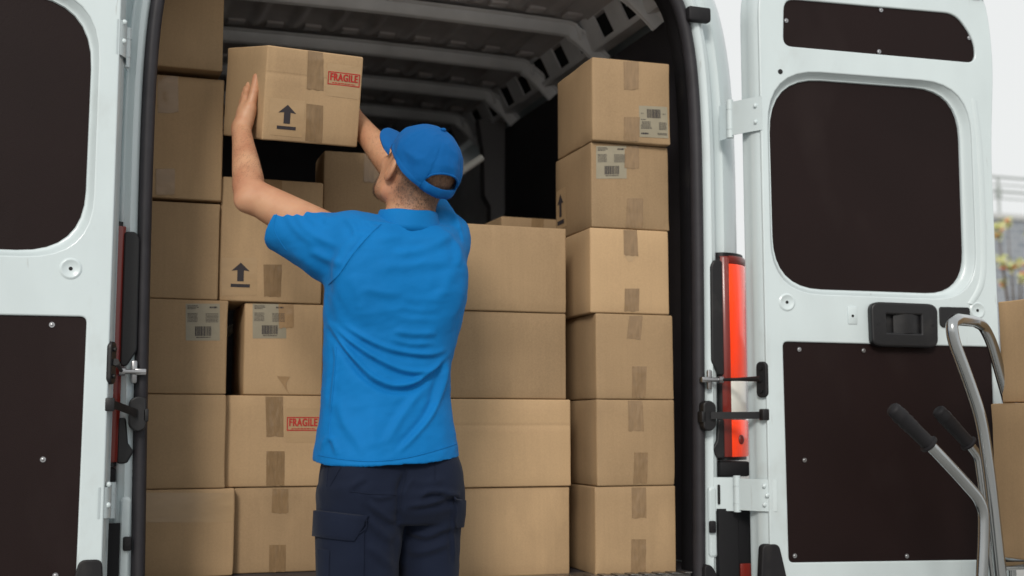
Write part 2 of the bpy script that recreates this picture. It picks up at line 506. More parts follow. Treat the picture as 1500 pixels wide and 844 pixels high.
# dark wall lining
M_pillar = mat('dark_grey_pillar', (0.16, 0.15, 0.155), 0.45)
for sx in (-1, 1):
    o = P('wall_panel', MB().box((sx*0.868, 1.02, 1.53), (0.012, 1.86, 1.74)), M_lining, van)
    P('wall_panel', MB().box((sx*0.878, 2.50, 1.50), (0.012, 1.06, 1.70)), M_grey, van)
    mb = MB()
    mb.grid([[Vector((sx*x, y, z)) for x, y, z in ((0.868, yy-0.05, zz), (0.825-dx, yy-0.03, zz), (0.825-dx, yy+0.03, zz), (0.868, yy+0.05, zz))]
             for zz, yy, dx in ((0.66, 1.98, 0), (1.4, 2.0, 0.01), (1.9, 2.02, 0.02), (2.05, 2.02, 0.015), (2.1, 2.02, 0.045), (2.30, 2.02, 0.05), (2.44, 2.0, 0.08))])
    P('inner_pillar', mb, M_pillar, van)
# bulkhead behind the cab
mb = MB().box((0, 3.04, 1.60), (1.76, 0.02, 1.90))
for z in (1.25, 1.72, 1.98, 2.2):
    mb.box((0, 3.02, z), (1.70, 0.03, 0.05), 0.012)
for x in (-0.6, -0.2, 0.2, 0.6):
    mb.box((x, 3.022, 1.5), (0.04, 0.02, 1.5), 0.008)
P('bulkhead', mb, M_lining, van)
mb = MB()
for k in range(14): mb.box((-0.52+k*0.036, 3.0, 1.985), (0.012, 0.012, 0.02))
P('bulkhead_slots', mb, M_grey, van)['kind'] = 'stuff'
ba, bb = V(636, 279, 1.05), V(706, 231, 1.05)
P('cargo_bar', MB().tube([ba+(ba-bb)*6.4, bb], 0.0145, 14), mat('pale_grey_tube', (0.86, 0.87, 0.82), 0.3), van)
# roof skin with pressed beads
mb = MB()
ribs_y = [0.37, 0.83, 1.33, 1.80, 2.26, 2.72]
xs, ys = [], []
k = -0.84
while k <= 0.841:
    xs.append(k); k += 0.0105
ys = [0.1+i*0.02 for i in range(149)]
def roofz(x, y):
    z = 2.552 - 0.028*(x/0.84)**2
    dmin = min(abs(y-r) for r in ribs_y)
    f = min(max((dmin-0.055)/0.03, 0), 1)
    ph = (x+0.84) % 0.14
    b = max(0.0, 1-abs(ph-0.07)/0.024)
    b2 = min(1.0, max(0.0, (abs(ph-0.07)-0.012)/0.012))
    return z - 0.014*f*(1-b2)
mb.grid([[(x, y, roofz(x, y)) for y in ys] for x in xs])
P('roof_skin', mb, M_roof, van, 70)
bead_me = fixn(MB().box((0, 0, 0), (0.064, 0.055, 0.014), 0.006).me())
for r0, r1 in zip(ribs_y[:-2], ribs_y[1:-1]):
    for k in range(11):
        x = -0.70+k*0.14
        for yy in (r0+0.085, r1-0.085):
            link('roof_bead_end', bead_me, M_roof, van).location = (x, yy, roofz(x, yy)-0.004)
# roof bows: hat section, ends turned down onto the side rails
def rib_path():
    pts = [(-0.835, 2.375), (-0.79, 2.418), (-0.72, 2.468), (-0.64, 2.482), (0, 2.490), (0.64, 2.482), (0.72, 2.468), (0.79, 2.418), (0.835, 2.375)]
    return catmull(pts, 6)
for y in ribs_y:
    rows = []
    pp = rib_path()
    for i, p in enumerate(pp):
        t = (pp[min(i+1, len(pp)-1)]-pp[max(i-1, 0)]).normalized()
        n = Vector((-t.y, t.x))
        e = 0.55+0.45*min(1, (0.84-abs(p.x))/0.12)
        prof = [(-0.038, 0.046), (-0.034, 0.040), (-0.022, 0.038), (-0.017*e, 0.004), (-0.011*e, 0.0), (-0.004, 0.003), (0.004, 0.003), (0.011*e, 0.0), (0.017*e, 0.004), (0.022, 0.038), (0.034, 0.040), (0.038, 0.046)]
        rows.append([Vector((p.x+n.x*b, y+a, p.y+n.y*b)) for a, b in prof])
    P('roof_rib', MB().grid(rows), M_grey, van, 50)
# side rails with square holes
for sx in (-1, 1):
    mb = MB()
    hole = [0.235+0.207*k for k in range(13)]
    yl = [0.11]
    for h in hole: yl += [h-0.046, h+0.046]
    yl.append(3.02)
    prof = [(0.864, 2.432), (0.806, 2.424), (0.800, 2.431), (0.7965, 2.440), (0.757, 2.516), (0.750, 2.530), (0.738, 2.556)]
    for i in range(len(yl)-1):
        for j in range(len(prof)-1):
            if i % 2 == 1 and j == 3: continue
            (xa, za), (xb, zb) = prof[j], prof[j+1]
            mb.add([(sx*xa, yl[i], za), (sx*xb, yl[i], zb), (sx*xb, yl[i+1], zb), (sx*xa, yl[i+1], za)], [(0, 1, 2, 3)])
            if j == 3 and i % 2 == 0:                  # folded lips of the holes
                for yy in (yl[i], yl[i+1]):
                    mb.add([(sx*xa, yy, za), (sx*xb, yy, zb), (sx*(xb+.006), yy, zb+.003), (sx*(xa+.006), yy, za+.003)], [(0, 1, 2, 3)])
    o = part('roof_rail', mb.me(), M_grey, van, False)
    P('rail_hole_shade', MB().add([(sx*0.817, 0.11, 2.436), (sx*0.750, 0.11, 2.562), (sx*0.750, 3.02, 2.562), (sx*0.817, 3.02, 2.436)], [(0, 1, 2, 3)]), M_hole, van)  # flat near-black sheet standing in for the shade behind the rail holes

# rear doors -------------------------------------------------------
def offset_poly(poly, d):
    m = len(poly); out = []
    A = sum(poly[i-1].x*poly[i].y-poly[i].x*poly[i-1].y for i in range(m))
    sg = 1 if A > 0 else -1
    for i in range(m):
        t = (poly[(i+1) % m]-poly[i-1])
        t = t.normalized() if t.length > 1e-9 else Vector((1, 0))
        out.append(poly[i]+Vector((t.y, -t.x))*d*sg)
    return out
def rear_door(O, ang, sgn, handle, e0, lo0, bev, dz):
    U = Vector((sgn*math.cos(ang), -math.sin(ang), 0))
    N = Vector((sgn*math.sin(ang), math.cos(ang), 0))
    O = Vector(O)
    f3 = lambda u, z, d: O + U*u + N*d + Vector((0, 0, z+dz))
    outline = round_poly([(e0, 0.40), (0.778, 0.40), (0.778, 1.9), (0.800, 2.20), (0.775, 2.42), (0.60, 2.50), (e0+0.07, 2.50), (e0, 2.36), (e0, 1.6)],
                         [0.05, 0.05, 0.1, 0.1, 0.1, 0.1, 0.08, 0.1, 0.1])
    up = round_poly([(0.100, 2.177), (0.742, 2.170), (0.744, 2.245), (0.680, 2.328), (0.106, 2.328)], [0.032, 0.032, 0.05, 0.04, 0.04])
    lo = round_poly([(lo0+0.003, 0.690), (0.758, 0.682), (0.760, 1.312), (lo0, 1.317)], [0.02, 0.02, 0.02, 0.02])
    wi = round_poly([(0.069, 1.470), (0.687, 1.466), (0.691, 2.090), (0.066, 2.092)], [0.15, 0.13, 0.15, 0.17], 8)
    wo = round_poly([(0.047, 1.450), (0.718, 1.443), (0.720, 2.110), (0.046, 2.113)], [0.155, 0.15, 0.165, 0.175], 8)
    mb = MB()
    tf = 0.010
    mb.add(*plate(outline, [up, wo, lo], tf, 0.004, lambda u, z, w: f3(u, z, tf/2-w), 2))
    ol = [Vector(p) for p in outline]
    rows = [[f3(p.x, p.y, d) for p in offset_poly(ol, a)] for a, d in ((-0.002, 0.008), (0.002, 0.010), (bev*0.55, 0.022), (bev*0.9, 0.036), (bev, 0.046), (bev+0.001, 0.070), (bev+0.004, 0.074), (bev+0.004, 0.084), (bev-0.004, 0.088))]
    mb.grid(rows, closed_v=True)
    mb.add(rows[-1], [tuple(range(len(rows[-1])))])
    prof = [(0, 0.002), (0.10, 0.0035), (0.25, 0.008), (0.45, 0.015), (0.65, 0.021), (0.82, 0.0245), (0.93, 0.0245), (1.0, 0.028), (1.0, 0.034)]
    mb.grid([[f3(a.x+(b.x-a.x)*t, a.y+(b.y-a.y)*t, d) for a, b in zip(wo, wi)] for t, d in prof], closed_v=True)
    # strengthening bead that runs beside the window and down the free edge
    me = fixn(mb.me())
    door = part('rear_door', me, M_white, van)
    sharp(door, 42)
    def panel(name, poly, d):
        q = MB().add(*plate([tuple(p) for p in offset_poly([Vector(p) for p in poly], 0.006)], [], 0.006, 0.001, lambda u, z, w: f3(u, z, d-w)))
        return P(name, q, M_ply, door)
    panel('upper_trim_panel', up, 0.009)
    panel('window_panel', wi, 0.034)
    panel('lower_trim_panel', lo, 0.009)
    sc = [(0.133, 1.292), (0.141, 0.978), (0.104, 0.712), (0.454, 0.703), (0.722, 0.705), (0.728, 0.985), (0.117, 2.259), (0.428, 2.316), (0.724, 2.252), (0.417, 2.187), (0.336, 1.292), (0.628, 1.290)]
    for u, z in sc:
        q = MB().ball(f3(u, z, 0.005), 0.0048, (1, 0.55, 1), 6)
        q.tube([f3(u, z, 0.006), f3(u, z, 0.0035)], 0.0066, 12)
        P('screw', q, M_steel, door)
    for u, z in ((0.096, 1.426), (0.712, 1.416)):      # pressed round bosses with a bolt hole
        q = MB().grid([[f3(u+math.cos(2*math.pi*k/28)*r, z+math.sin(2*math.pi*k/28)*r, d) for k in range(28)]
                       for r, d in ((0.027, 0.0005), (0.0225, -0.0030), (0.0205, -0.0034), (0.0175, -0.0010), (0.004, -0.0008))], closed_v=True)
        P('fixing_boss', q, M_white, door, 60)
        P('bolt_hole', MB().tube([f3(u, z, 0), f3(u, z, -0.0014)], 0.0046, 14), M_hole, door)
    for u, z in ((0.092, 2.102),):
        P('bolt_hole', MB().tube([f3(u, z, 0), f3(u, z, -0.0012)], 0.0075, 16), M_hole, door)
    q = MB().box(f3(0.301, 1.393, 0.0), (0.030, 0.005, 0.052), 0.002, Matrix((U, N, Vector((0, 0, 1)))).transposed())
    P('fixing_pad', q, M_white, door)
    P('bolt_hole', MB().tube([f3(0.301, 1.391, 0), f3(0.301, 1.391, -0.0034)], 0.004, 12), M_hole, door)
    P('edge_buffer', MB().add(*plate(round_poly([(-0.004, 0.60), (0.082, 0.60), (0.060, 0.70), (0.05, 0.742), (0.006, 0.742)], 0.012), [], 0.03, 0.004, lambda u, z, w: f3(u, z, 0.009-w))), M_rubber, door)
    RR = Matrix((U, N, Vector((0, 0, 1)))).transposed()
    bdir = Vector((-bev, 0.032)).normalized()          # along the bevelled hinge edge
    bnor = Vector((bdir.y, -bdir.x))*-1
    fb = lambda a, z, w: f3(e0+bdir.x*a-0.001+bnor.x*w, z, 0.006+bdir.y*a-abs(bnor.y)*w)
    P('check_plate', MB().add(*plate(round_poly([(-0.004, 1.158), (0.024, 1.158), (0.024, 1.252), (-0.004, 1.252)], 0.012), [], 0.012, 0.004, lambda u, z, w: fb(u, z, 0.005-w)))
      .tube([fb(0.010, 1.237, 0.008), fb(0.010, 1.237, 0.016)], 0.0055, 10).tube([fb(0.010, 1.173, 0.008), fb(0.010, 1.173, 0.016)], 0.0055, 10), M_plastic, door)
    if handle:
        hp = round_poly([(0.356, 1.314), (0.375, 1.308), (0.543, 1.307), (0.558, 1.316), (0.560, 1.414), (0.545, 1.424), (0.370, 1.426), (0.355, 1.418)], 0.012)
        hr = round_poly([(0.392, 1.338), (0.515, 1.336), (0.516, 1.401), (0.392, 1.401)], 0.006)
        q = MB().add(*plate(hp, [hr], 0.026, 0.006, lambda u, z, w: f3(u, z, -0.011-w), 3))
        q.add(*plate(hr, [], 0.004, 0.001, lambda u, z, w: f3(u, z, -0.004-w)))
        hh = P('inside_handle', q, M_plastic, door, 40)
        q = MB().grid([[f3(0.424+0.086*a, 1.342+0.056*b, -0.008-0.016*math.sin(math.pi*(0.12+0.76*a))) for b in (0, 0.03, 0.97, 1)] for a in [k/10 for k in range(11)]])
        P('handle_paddle', q, M_plastic, door, 60)
        for u, z in ((0.372, 1.368), (0.548, 1.366)):
            P('bolt_hole', MB().tube([f3(u, z, -0.022), f3(u, z, -0.0246)], 0.005, 12), M_hole, door)
        P('latch_cover', MB().add(*plate(round_poly([(0.585, 1.372), (0.594, 1.364), (0.684, 1.382), (0.682, 1.422), (0.585, 1.422)], 0.006), [], 0.006, 0.002, lambda u, z, w: f3(u, z, -0.002-w))), M_plastic, door)
        P('top_latch', MB().box(f3(0.745, 2.395, -0.006), (0.03, 0.016, 0.035), 0.004, RR).box(f3(0.775, 2.39, -0.004), (0.016, 0.012, 0.03), 0.004, RR), M_plastic, door)
    # raised bead beside the window on the free side
    q = MB()
    bd = [(0.728, 2.06), (0.742, 1.9), (0.742, 1.62), (0.730, 1.50), (0.69, 1.434)]
    P('pressed_bead', q.grid([[f3(p.x+a, p.y-a*0.3, d) for a, d in ((-0.012, 0.001), (-0.006, -0.0025), (0, -0.0035), (0.006, -0.0025), (0.012, 0.001))] for p in catmull(bd, 6)]), M_white, door, 60)
    return door, f3, fb
doorR, fR, bR = rear_door((0.885, -0.17, 0), math.radians(5.5), 1, True, 0.031, 0.077, 0.020, 0.0)
doorL, fL, bL = rear_door((-0.862, -0.17, 0), math.radians(0.0), -1, False, 0.006, 0.052, 0.014, 0.018)

# hinges, check arms and straps on both pillars
for sx, f3, fb in ((1, fR, bR), (-1, fL, bL)):
    for (z0, z1, leaf) in ((1.925, 2.025, 0.026), (0.836, 0.925, 0.046)) if sx > 0 else ((1.975, 2.062, 0.006), (0.858, 0.930, 0.012)):
        zc = (z0+z1)/2
        px_ = 0.866 if sx > 0 else 0.845
        pin = Vector((sx*px_, -0.075, 0))
        q = MB().tube([pin+Vector((0, 0, z0-0.006)), pin+Vector((0, 0, z1+0.008))], 0.0105, 14)
        for zz in (z0+0.02, z1-0.02): q.tube([pin+Vector((0, 0, zz-0.001)), pin+Vector((0, 0, zz+0.001))], 0.0118, 14)
        e0, e1 = f3(-0.012, 0, 0.030), f3(leaf, 0, -0.004)
        pts = [pin+Vector((0, -0.010, 0)), (pin+Vector((0, -0.014, 0))+fb(0.030, 0, 0.008))/2, fb(0.030, 0, 0.008), fb(0.002, 0, 0.006), f3(leaf+0.004, 0, -0.003)]
        q.grid([[Vector((p.x, p.y, z)) for z in (z0, z0+0.004, z1-0.004, z1)] for p in pts])
        q.grid([[Vector((p.x, p.y+0.004, z)) for z in (z0, z1)] for p in pts])
        bw = 1.0 if leaf > 0.04 else 0.12
        b = [pin+Vector((0, 0.009, 0)), pin+Vector((-sx*0.03*bw, 0.03, 0)), pin+Vector((-sx*0.06*bw, 0.048, 0))]
        q.grid([[Vector((p.x, p.y, z)) for z in (z0-0.004, z1+0.002)] for p in b])
        q.grid([[Vector((p.x, p.y+0.004, z)) for z in (z0-0.004, z1+0.002)] for p in b])
        h = P('door_hinge', q, M_white, van, 40)
        for du, dz in ((0.0, 0.024), (0.0, -0.024)) if leaf < 0.04 else ((0.006, 0.026), (0.006, -0.026), (0.024, 0.0)):
            c = fb(0.012-du*0.5, zc+dz, 0.008)
            P('hinge_bolt', MB().ball(c, 0.0068, (1, 0.7, 1), 6), M_white, h)
        if leaf > 0.04 and sx > 0:
            P('hinge_slot', MB().add(*plate(round_poly([(0.821, zc-0.03), (0.829, zc-0.03), (0.829, zc+0.026), (0.821, zc+0.026)], 0.004), [], 0.002, 0.0, lambda u, z, w: Vector((u, -0.043-w, z)))), M_hole, h)
    zc = 1.207                                           # door check: metal bracket and arm
    q = MB().box((sx*0.785, -0.045, zc), (0.028, 0.022, 0.016), 0.003).box((sx*0.800, -0.044, zc), (0.016, 0.012, 0.058), 0.005)
    q.tube([(sx*0.773, -0.05, zc), (sx*0.835, -0.056, zc)], 0.0065, 10).tube([(sx*0.822, -0.056, zc), (sx*0.836, -0.056, zc)], 0.011, 10)
    P('check_bracket', q, M_steel, van)
    P('check_arm', MB().tube([Vector((sx*0.83, -0.056, zc)), (Vector((sx*0.83, -0.056, zc))+fb(0.02, zc, 0.014))/2, fb(0.016, zc, 0.014), fb(0.008, zc, 0.016)], [0.0045, 0.0052, 0.0085, 0.0085], 10), M_plastic, van)
    zc = 1.104                                           # black retaining strap
    q = MB().add(*plate(round_poly([(0.772, zc-0.035), (0.790, zc-0.042), (0.806, zc-0.030), (0.806, zc+0.030), (0.790, zc+0.040), (0.772, zc+0.035)], 0.008), [], 0.03, 0.004, lambda u, z, w: Vector((sx*u, -0.05-w, z))))
    q.box((sx*0.770, -0.05, zc-0.004), (0.014, 0.03, 0.032), 0.003)
    P('strap_bracket', q, M_plastic, van)
    a, b = Vector((sx*0.79, -0.068, zc)), fb(0.002, zc+0.002, 0.006)
    pts = [a, fb(0.034, zc, 0.012), fb(0.016, zc+0.001, 0.010), b]
    q = MB().grid([[p+Vector((0, d, h)) for d, h in ((0, -0.010), (0, 0.010), (-0.004, 0.010), (-0.004, -0.010))] for p in pts], closed_v=True)
    q.box(fb(0.006, zc+0.002, 0.006), (0.022, 0.022, 0.032), 0.003)
    P('retaining_strap', q, M_plastic, van)
    # rear lamp cluster wrapped round the corner
    arc = [(0.842, -0.012), (0.848, -0.030), (0.858, -0.037), (0.872, -0.038), (0.890, -0.036), (0.915, -0.026), (0.942, -0.004), (0.966, 0.03), (0.985, 0.075), (1.002, 0.14), (1.006, 0.21)]
    arc = [Vector(p) for p in arc]
    xo = 0.0 if sx > 0 else -0.018
    def lens(i0, i1, z0, z1, d=0.0):
        q = MB()
        seg = arc[i0:i1+1]
        fine = catmull([(p.x, p.y) for p in seg], 3)
        zs = [z0, z0+0.004, (z0+z1)/2, z1-0.004, z1]
        q.grid([[Vector((sx*(p.x+xo), p.y-d-(0.003 if 0 < j < 4 else 0), z)) for j, z in enumerate(zs)] for p in fine])
        ring = [Vector((sx*(p.x+xo), p.y-d, z)) for p in fine for z in (z0, z1)]
        q.grid([[Vector((sx*(p.x+xo), p.y-d, zz)), Vector((sx*(p.x+xo), p.y+0.03, zz))] for p in fine for zz in (z0,)])
        q.grid([[Vector((sx*(p.x+xo), p.y-d, zz)), Vector((sx*(p.x+xo), p.y+0.03, zz))] for p in fine for zz in (z1,)])
        return q
    lampq = MB()
    lampq.grid([[Vector((sx*(p.x+xo), p.y+0.012, z)) for z in (0.975, 1.585)] for p in catmull([(0.838, 0.012), (0.842, -0.02)]+[(p.x, p.y) for p in arc[2:]], 3)])
    lamp = P('tail_lamp', lampq, M_plastic, van)
    P('lamp_lens', lens(1, 3, 0.985, 1.572), M_dred, lamp)
    P('lamp_lens', lens(3, 10, 1.552, 1.574), M_dred, lamp)
    P('lamp_lens', lens(3, 10, 1.208, 1.550), M_red, lamp)
    P('lamp_lens', lens(3, 10, 1.094, 1.206), M_wlens, lamp)
    P('lamp_lens', lens(3, 10, 0.985, 1.092), M_red, lamp)
    bulb = MB().ball((sx*(0.905+xo), -0.036, 1.035), 0.010, (1, 0.5, 1.4), 8)
    P('lamp_bulb', bulb, M_dred, lamp)
    q = MB().add(*plate(round_poly([(0.816, 1.262), (0.838, 1.225), (0.848, 1.225), (0.848, 1.555), (0.826, 1.555), (0.818, 1.54)], 0.006), [], 0.02, 0.004, lambda u, z, w: Vector((sx*(u+xo), -0.030-w, z))))
    q.add(*plate(round_poly([(0.817, 1.010), (0.830, 0.985), (0.848, 0.985), (0.848, 1.09), (0.836, 1.09), (0.830, 1.03)], 0.004), [], 0.02, 0.004, lambda u, z, w: Vector((sx*(u+xo), -0.026-w, z))))
    P('lamp_housing', q, M_plastic, lamp)
    P('lamp_trim', MB().box((sx*(0.885), -0.01, 0.950), (0.10, 0.05, 0.044), 0.008), M_bumper, van)
    # bumper corner with reflector
    q = MB().grid([[Vector((sx*(x), y, z)) for x, y in ((0.818, 0.02), (0.821, -0.046), (0.836, -0.050), (0.880, -0.052), (0.884, -0.047), (0.93, -0.044), (0.98, -0.015), (1.01, 0.05), (1.02, 0.2))]
                   for z in (0.36, 0.62, 0.80, 0.825, 0.838)])
    P('bumper_corner', q, M_bumper, van, 22)
    P('reflector', MB().box((sx*0.905, -0.055, 0.655), (0.045, 0.008, 0.055), 0.003), M_dred, van)
    P('grommet', MB().box((sx*0.803, -0.042, 0.787), (0.020, 0.012, 0.034), 0.004).tube([(sx*0.803, -0.046, 0.787), (sx*0.803, -0.051, 0.787)], 0.006, 12), M_rubber, van)
    P('sill_buffer', MB().add(*plate(round_poly([(0.775, 0.58), (0.82, 0.58), (0.812, 0.645), (0.795, 0.675), (0.776, 0.68)], 0.012), [], 0.03, 0.004, lambda u, z, w: Vector((sx*u, -0.035-w, z)))), M_rubber, van)
    P('door_buffer', MB().box((sx*0.785, -0.04, 2.295), (0.075, 0.03, 0.045), 0.008), M_rubber, van)
P('rear_bumper', MB().box((0, -0.10, 0.47), (1.70, 0.16, 0.20), 0.03), M_bumper, van)
for sx in (-1, 1):
    q = MB()
    for r, w in ((0.33, 0.105),):
        prof = [(0.19, 0.10), (0.30, 0.11), (0.335, 0.08), (0.34, 0.0), (0.335, -0.08), (0.30, -0.11), (0.19, -0.10)]
        q.grid([[Vector((sx*0.85+b, 0.95+math.cos(a)*r_, 0.34+math.sin(a)*r_)) for r_, b in prof] for a in [2*math.pi*k/32 for k in range(32)]], closed_u=True)
    wheel = P('wheel', q, M_rubber, van)
    q = MB().tube([(sx*0.78, 0.95, 0.34), (sx*0.935, 0.95, 0.34)], 0.19, 28)
    P('rim', q, M_zinc, wheel)

# ------------------------------------------------------------------ cardboard boxes
class Face:                                        # one printed face of a box: local (a, b) -> box coordinates
    def __init__(s, w, d, h, amp, seed, side):
        s.w, s.d, s.h, s.amp, s.seed, s.side = w, d, h, amp, seed, side
    def disp(s, a, b):                             # outward bulge of the panel
        W = s.w if s.side == 'front' else s.d
        u, v = min(1, abs(a)/(W/2)), min(1, abs(b-s.h/2)/(s.h/2))
        n = noise.noise(Vector((a*7+s.seed, b*7, s.seed*1.7 + (0 if s.side == 'front' else 5))))
        return (s.amp + 0.0022*n)*(1-u*u)*(1-v**4)
    def p(s, a, b, e=0.0):
        if s.side == 'front': return Vector((a, -s.d/2 - s.disp(a, b) - e, b))
        return Vector((-s.w/2 - s.disp(a, b) - e, -a, b))
def box_mesh(w, d, h, amp, seed, crease=None):
    r = 0.0048
    def lines(n, half):
        return [-half, -half+r*0.5, -half+r] + [(-half+r)+(2*half-2*r)*k/n for k in range(1, n)] + [half-r, half-r*0.5, half]
    F = Face(w, d, h, amp, seed, 'front'); G = Face(w, d, h, amp, seed, 'left')
    idx, vs, fs = {}, [], []
    X, Y, Z = lines(8, w/2), lines(6, d/2), lines(8, h/2)
    if crease is not None:
        cz = crease-h/2
        Z = sorted(Z+[cz-0.0035, cz, cz+0.0035])
    def vid(x, y, z):
        k = (round(x, 6), round(y, 6), round(z, 6))
        if k not in idx:
            q = Vector((max(-w/2+r, min(w/2-r, x)), max(-d/2+r, min(d/2-r, y)), max(-h/2+r, min(h/2-r, z))))
            dv = Vector((x, y, z))-q
            p = q + (dv.normalized()*r if dv.length > 1e-9 else Vector())
            p.z += h/2
            if y <= -d/2+1e-6: p.y -= F.disp(x, z+h/2)
            elif y >= d/2-1e-6: p.y += 0.5*F.disp(x, z+h/2)
            if x <= -w/2+1e-6: p.x -= G.disp(-y, z+h/2)
            elif x >= w/2-1e-6: p.x += G.disp(-y, z+h/2)*0.7
            if crease is not None and abs(z-(crease-h/2)) < 1e-6 and y <= -d/2+1e-6: p.y += 0.0012
            dx_, dz_ = w/2-abs(x), h/2-abs(z)              # slightly crushed corners and wavy edges
            cr = max(0.0, 1-dx_/0.02)*max(0.0, 1-dz_/0.02)
            jit = noise.noise_vector(Vector((x*21+seed*1.3, y*21, z*21+seed)))*(0.0013+0.0042*cr)
            jit *= max(0.0, 1-min(max(dx_, d/2-abs(y)) if abs(z) > h/2-1e-6 else dx_ if abs(y) > d/2-1e-6 else d/2-abs(y), dz_ if abs(z) < h/2-1e-6 else 1)/0.012)
            jit.z *= 0.5
            if abs(y) > d/2-1e-6: jit.y *= cr
            if abs(x) > w/2-1e-6: jit.x *= 0.3+0.7*cr
            p += jit
            idx[k] = len(vs); vs.append(p)
        return idx[k]
    for s in (-1, 1):
        for i in range(len(X)-1):
            for j in range(len(Z)-1):
                q = [vid(X[i], s*d/2, Z[j]), vid(X[i+1], s*d/2, Z[j]), vid(X[i+1], s*d/2, Z[j+1]), vid(X[i], s*d/2, Z[j+1])]
                fs.append(q if s < 0 else q[::-1])
            for j in range(len(Y)-1):
                q = [vid(X[i], Y[j], s*h/2), vid(X[i+1], Y[j], s*h/2), vid(X[i+1], Y[j+1], s*h/2), vid(X[i], Y[j+1], s*h/2)]
                fs.append(q if s > 0 else q[::-1])
        for i in range(len(Y)-1):
            for j in range(len(Z)-1):
                q = [vid(s*w/2, Y[i], Z[j]), vid(s*w/2, Y[i+1], Z[j]), vid(s*w/2, Y[i+1], Z[j+1]), vid(s*w/2, Y[i], Z[j+1])]
                fs.append(q if s > 0 else q[::-1])
    return me_from(vs, fs), F, G
def sheet(F, quad, n, m, e, wrinkle=0.0, seed=0, torn=0.0):    # thin sheet lying on a face; quad = 4 corners (a, b) tl, tr, br, bl
    tl, tr, br, bl = [Vector(q) for q in quad]
    rnd = random.Random(seed)
    Pt = []
    for i in range(n+1):
        row = []
        for j in range(m+1):
            u, v = j/m, i/n
            q = tl.lerp(tr, u).lerp(bl.lerp(br, u), v)
            if torn and i == n: q = q + (tl-bl).normalized()*torn*rnd.uniform(-0.5, 1)
            wv = wrinkle*max(0.0, noise.noise(Vector((q.x*55+seed, q.y*38, seed*2.1)))) if wrinkle else 0
            row.append(F.p(q.x, q.y, e+wv))
        Pt.append(row)
    return MB().grid(Pt)
def flat(F, vs2, fs, e):
    return MB().add([F.p(v[0], v[1], e) for v in vs2], fs)
def rect_strip(F, a0, b0, a1, b1, e, mb=None):
    mb = mb or MB()
    return mb.add([F.p(a0, b0, e), F.p(a1, b0, e), F.p(a1, b1, e), F.p(a0, b1, e)], [(0, 1, 2, 3)])
def pr(name, mb, m, parent):
    return link(name, mb.me(), m, parent, True)
BOX_N = [0]
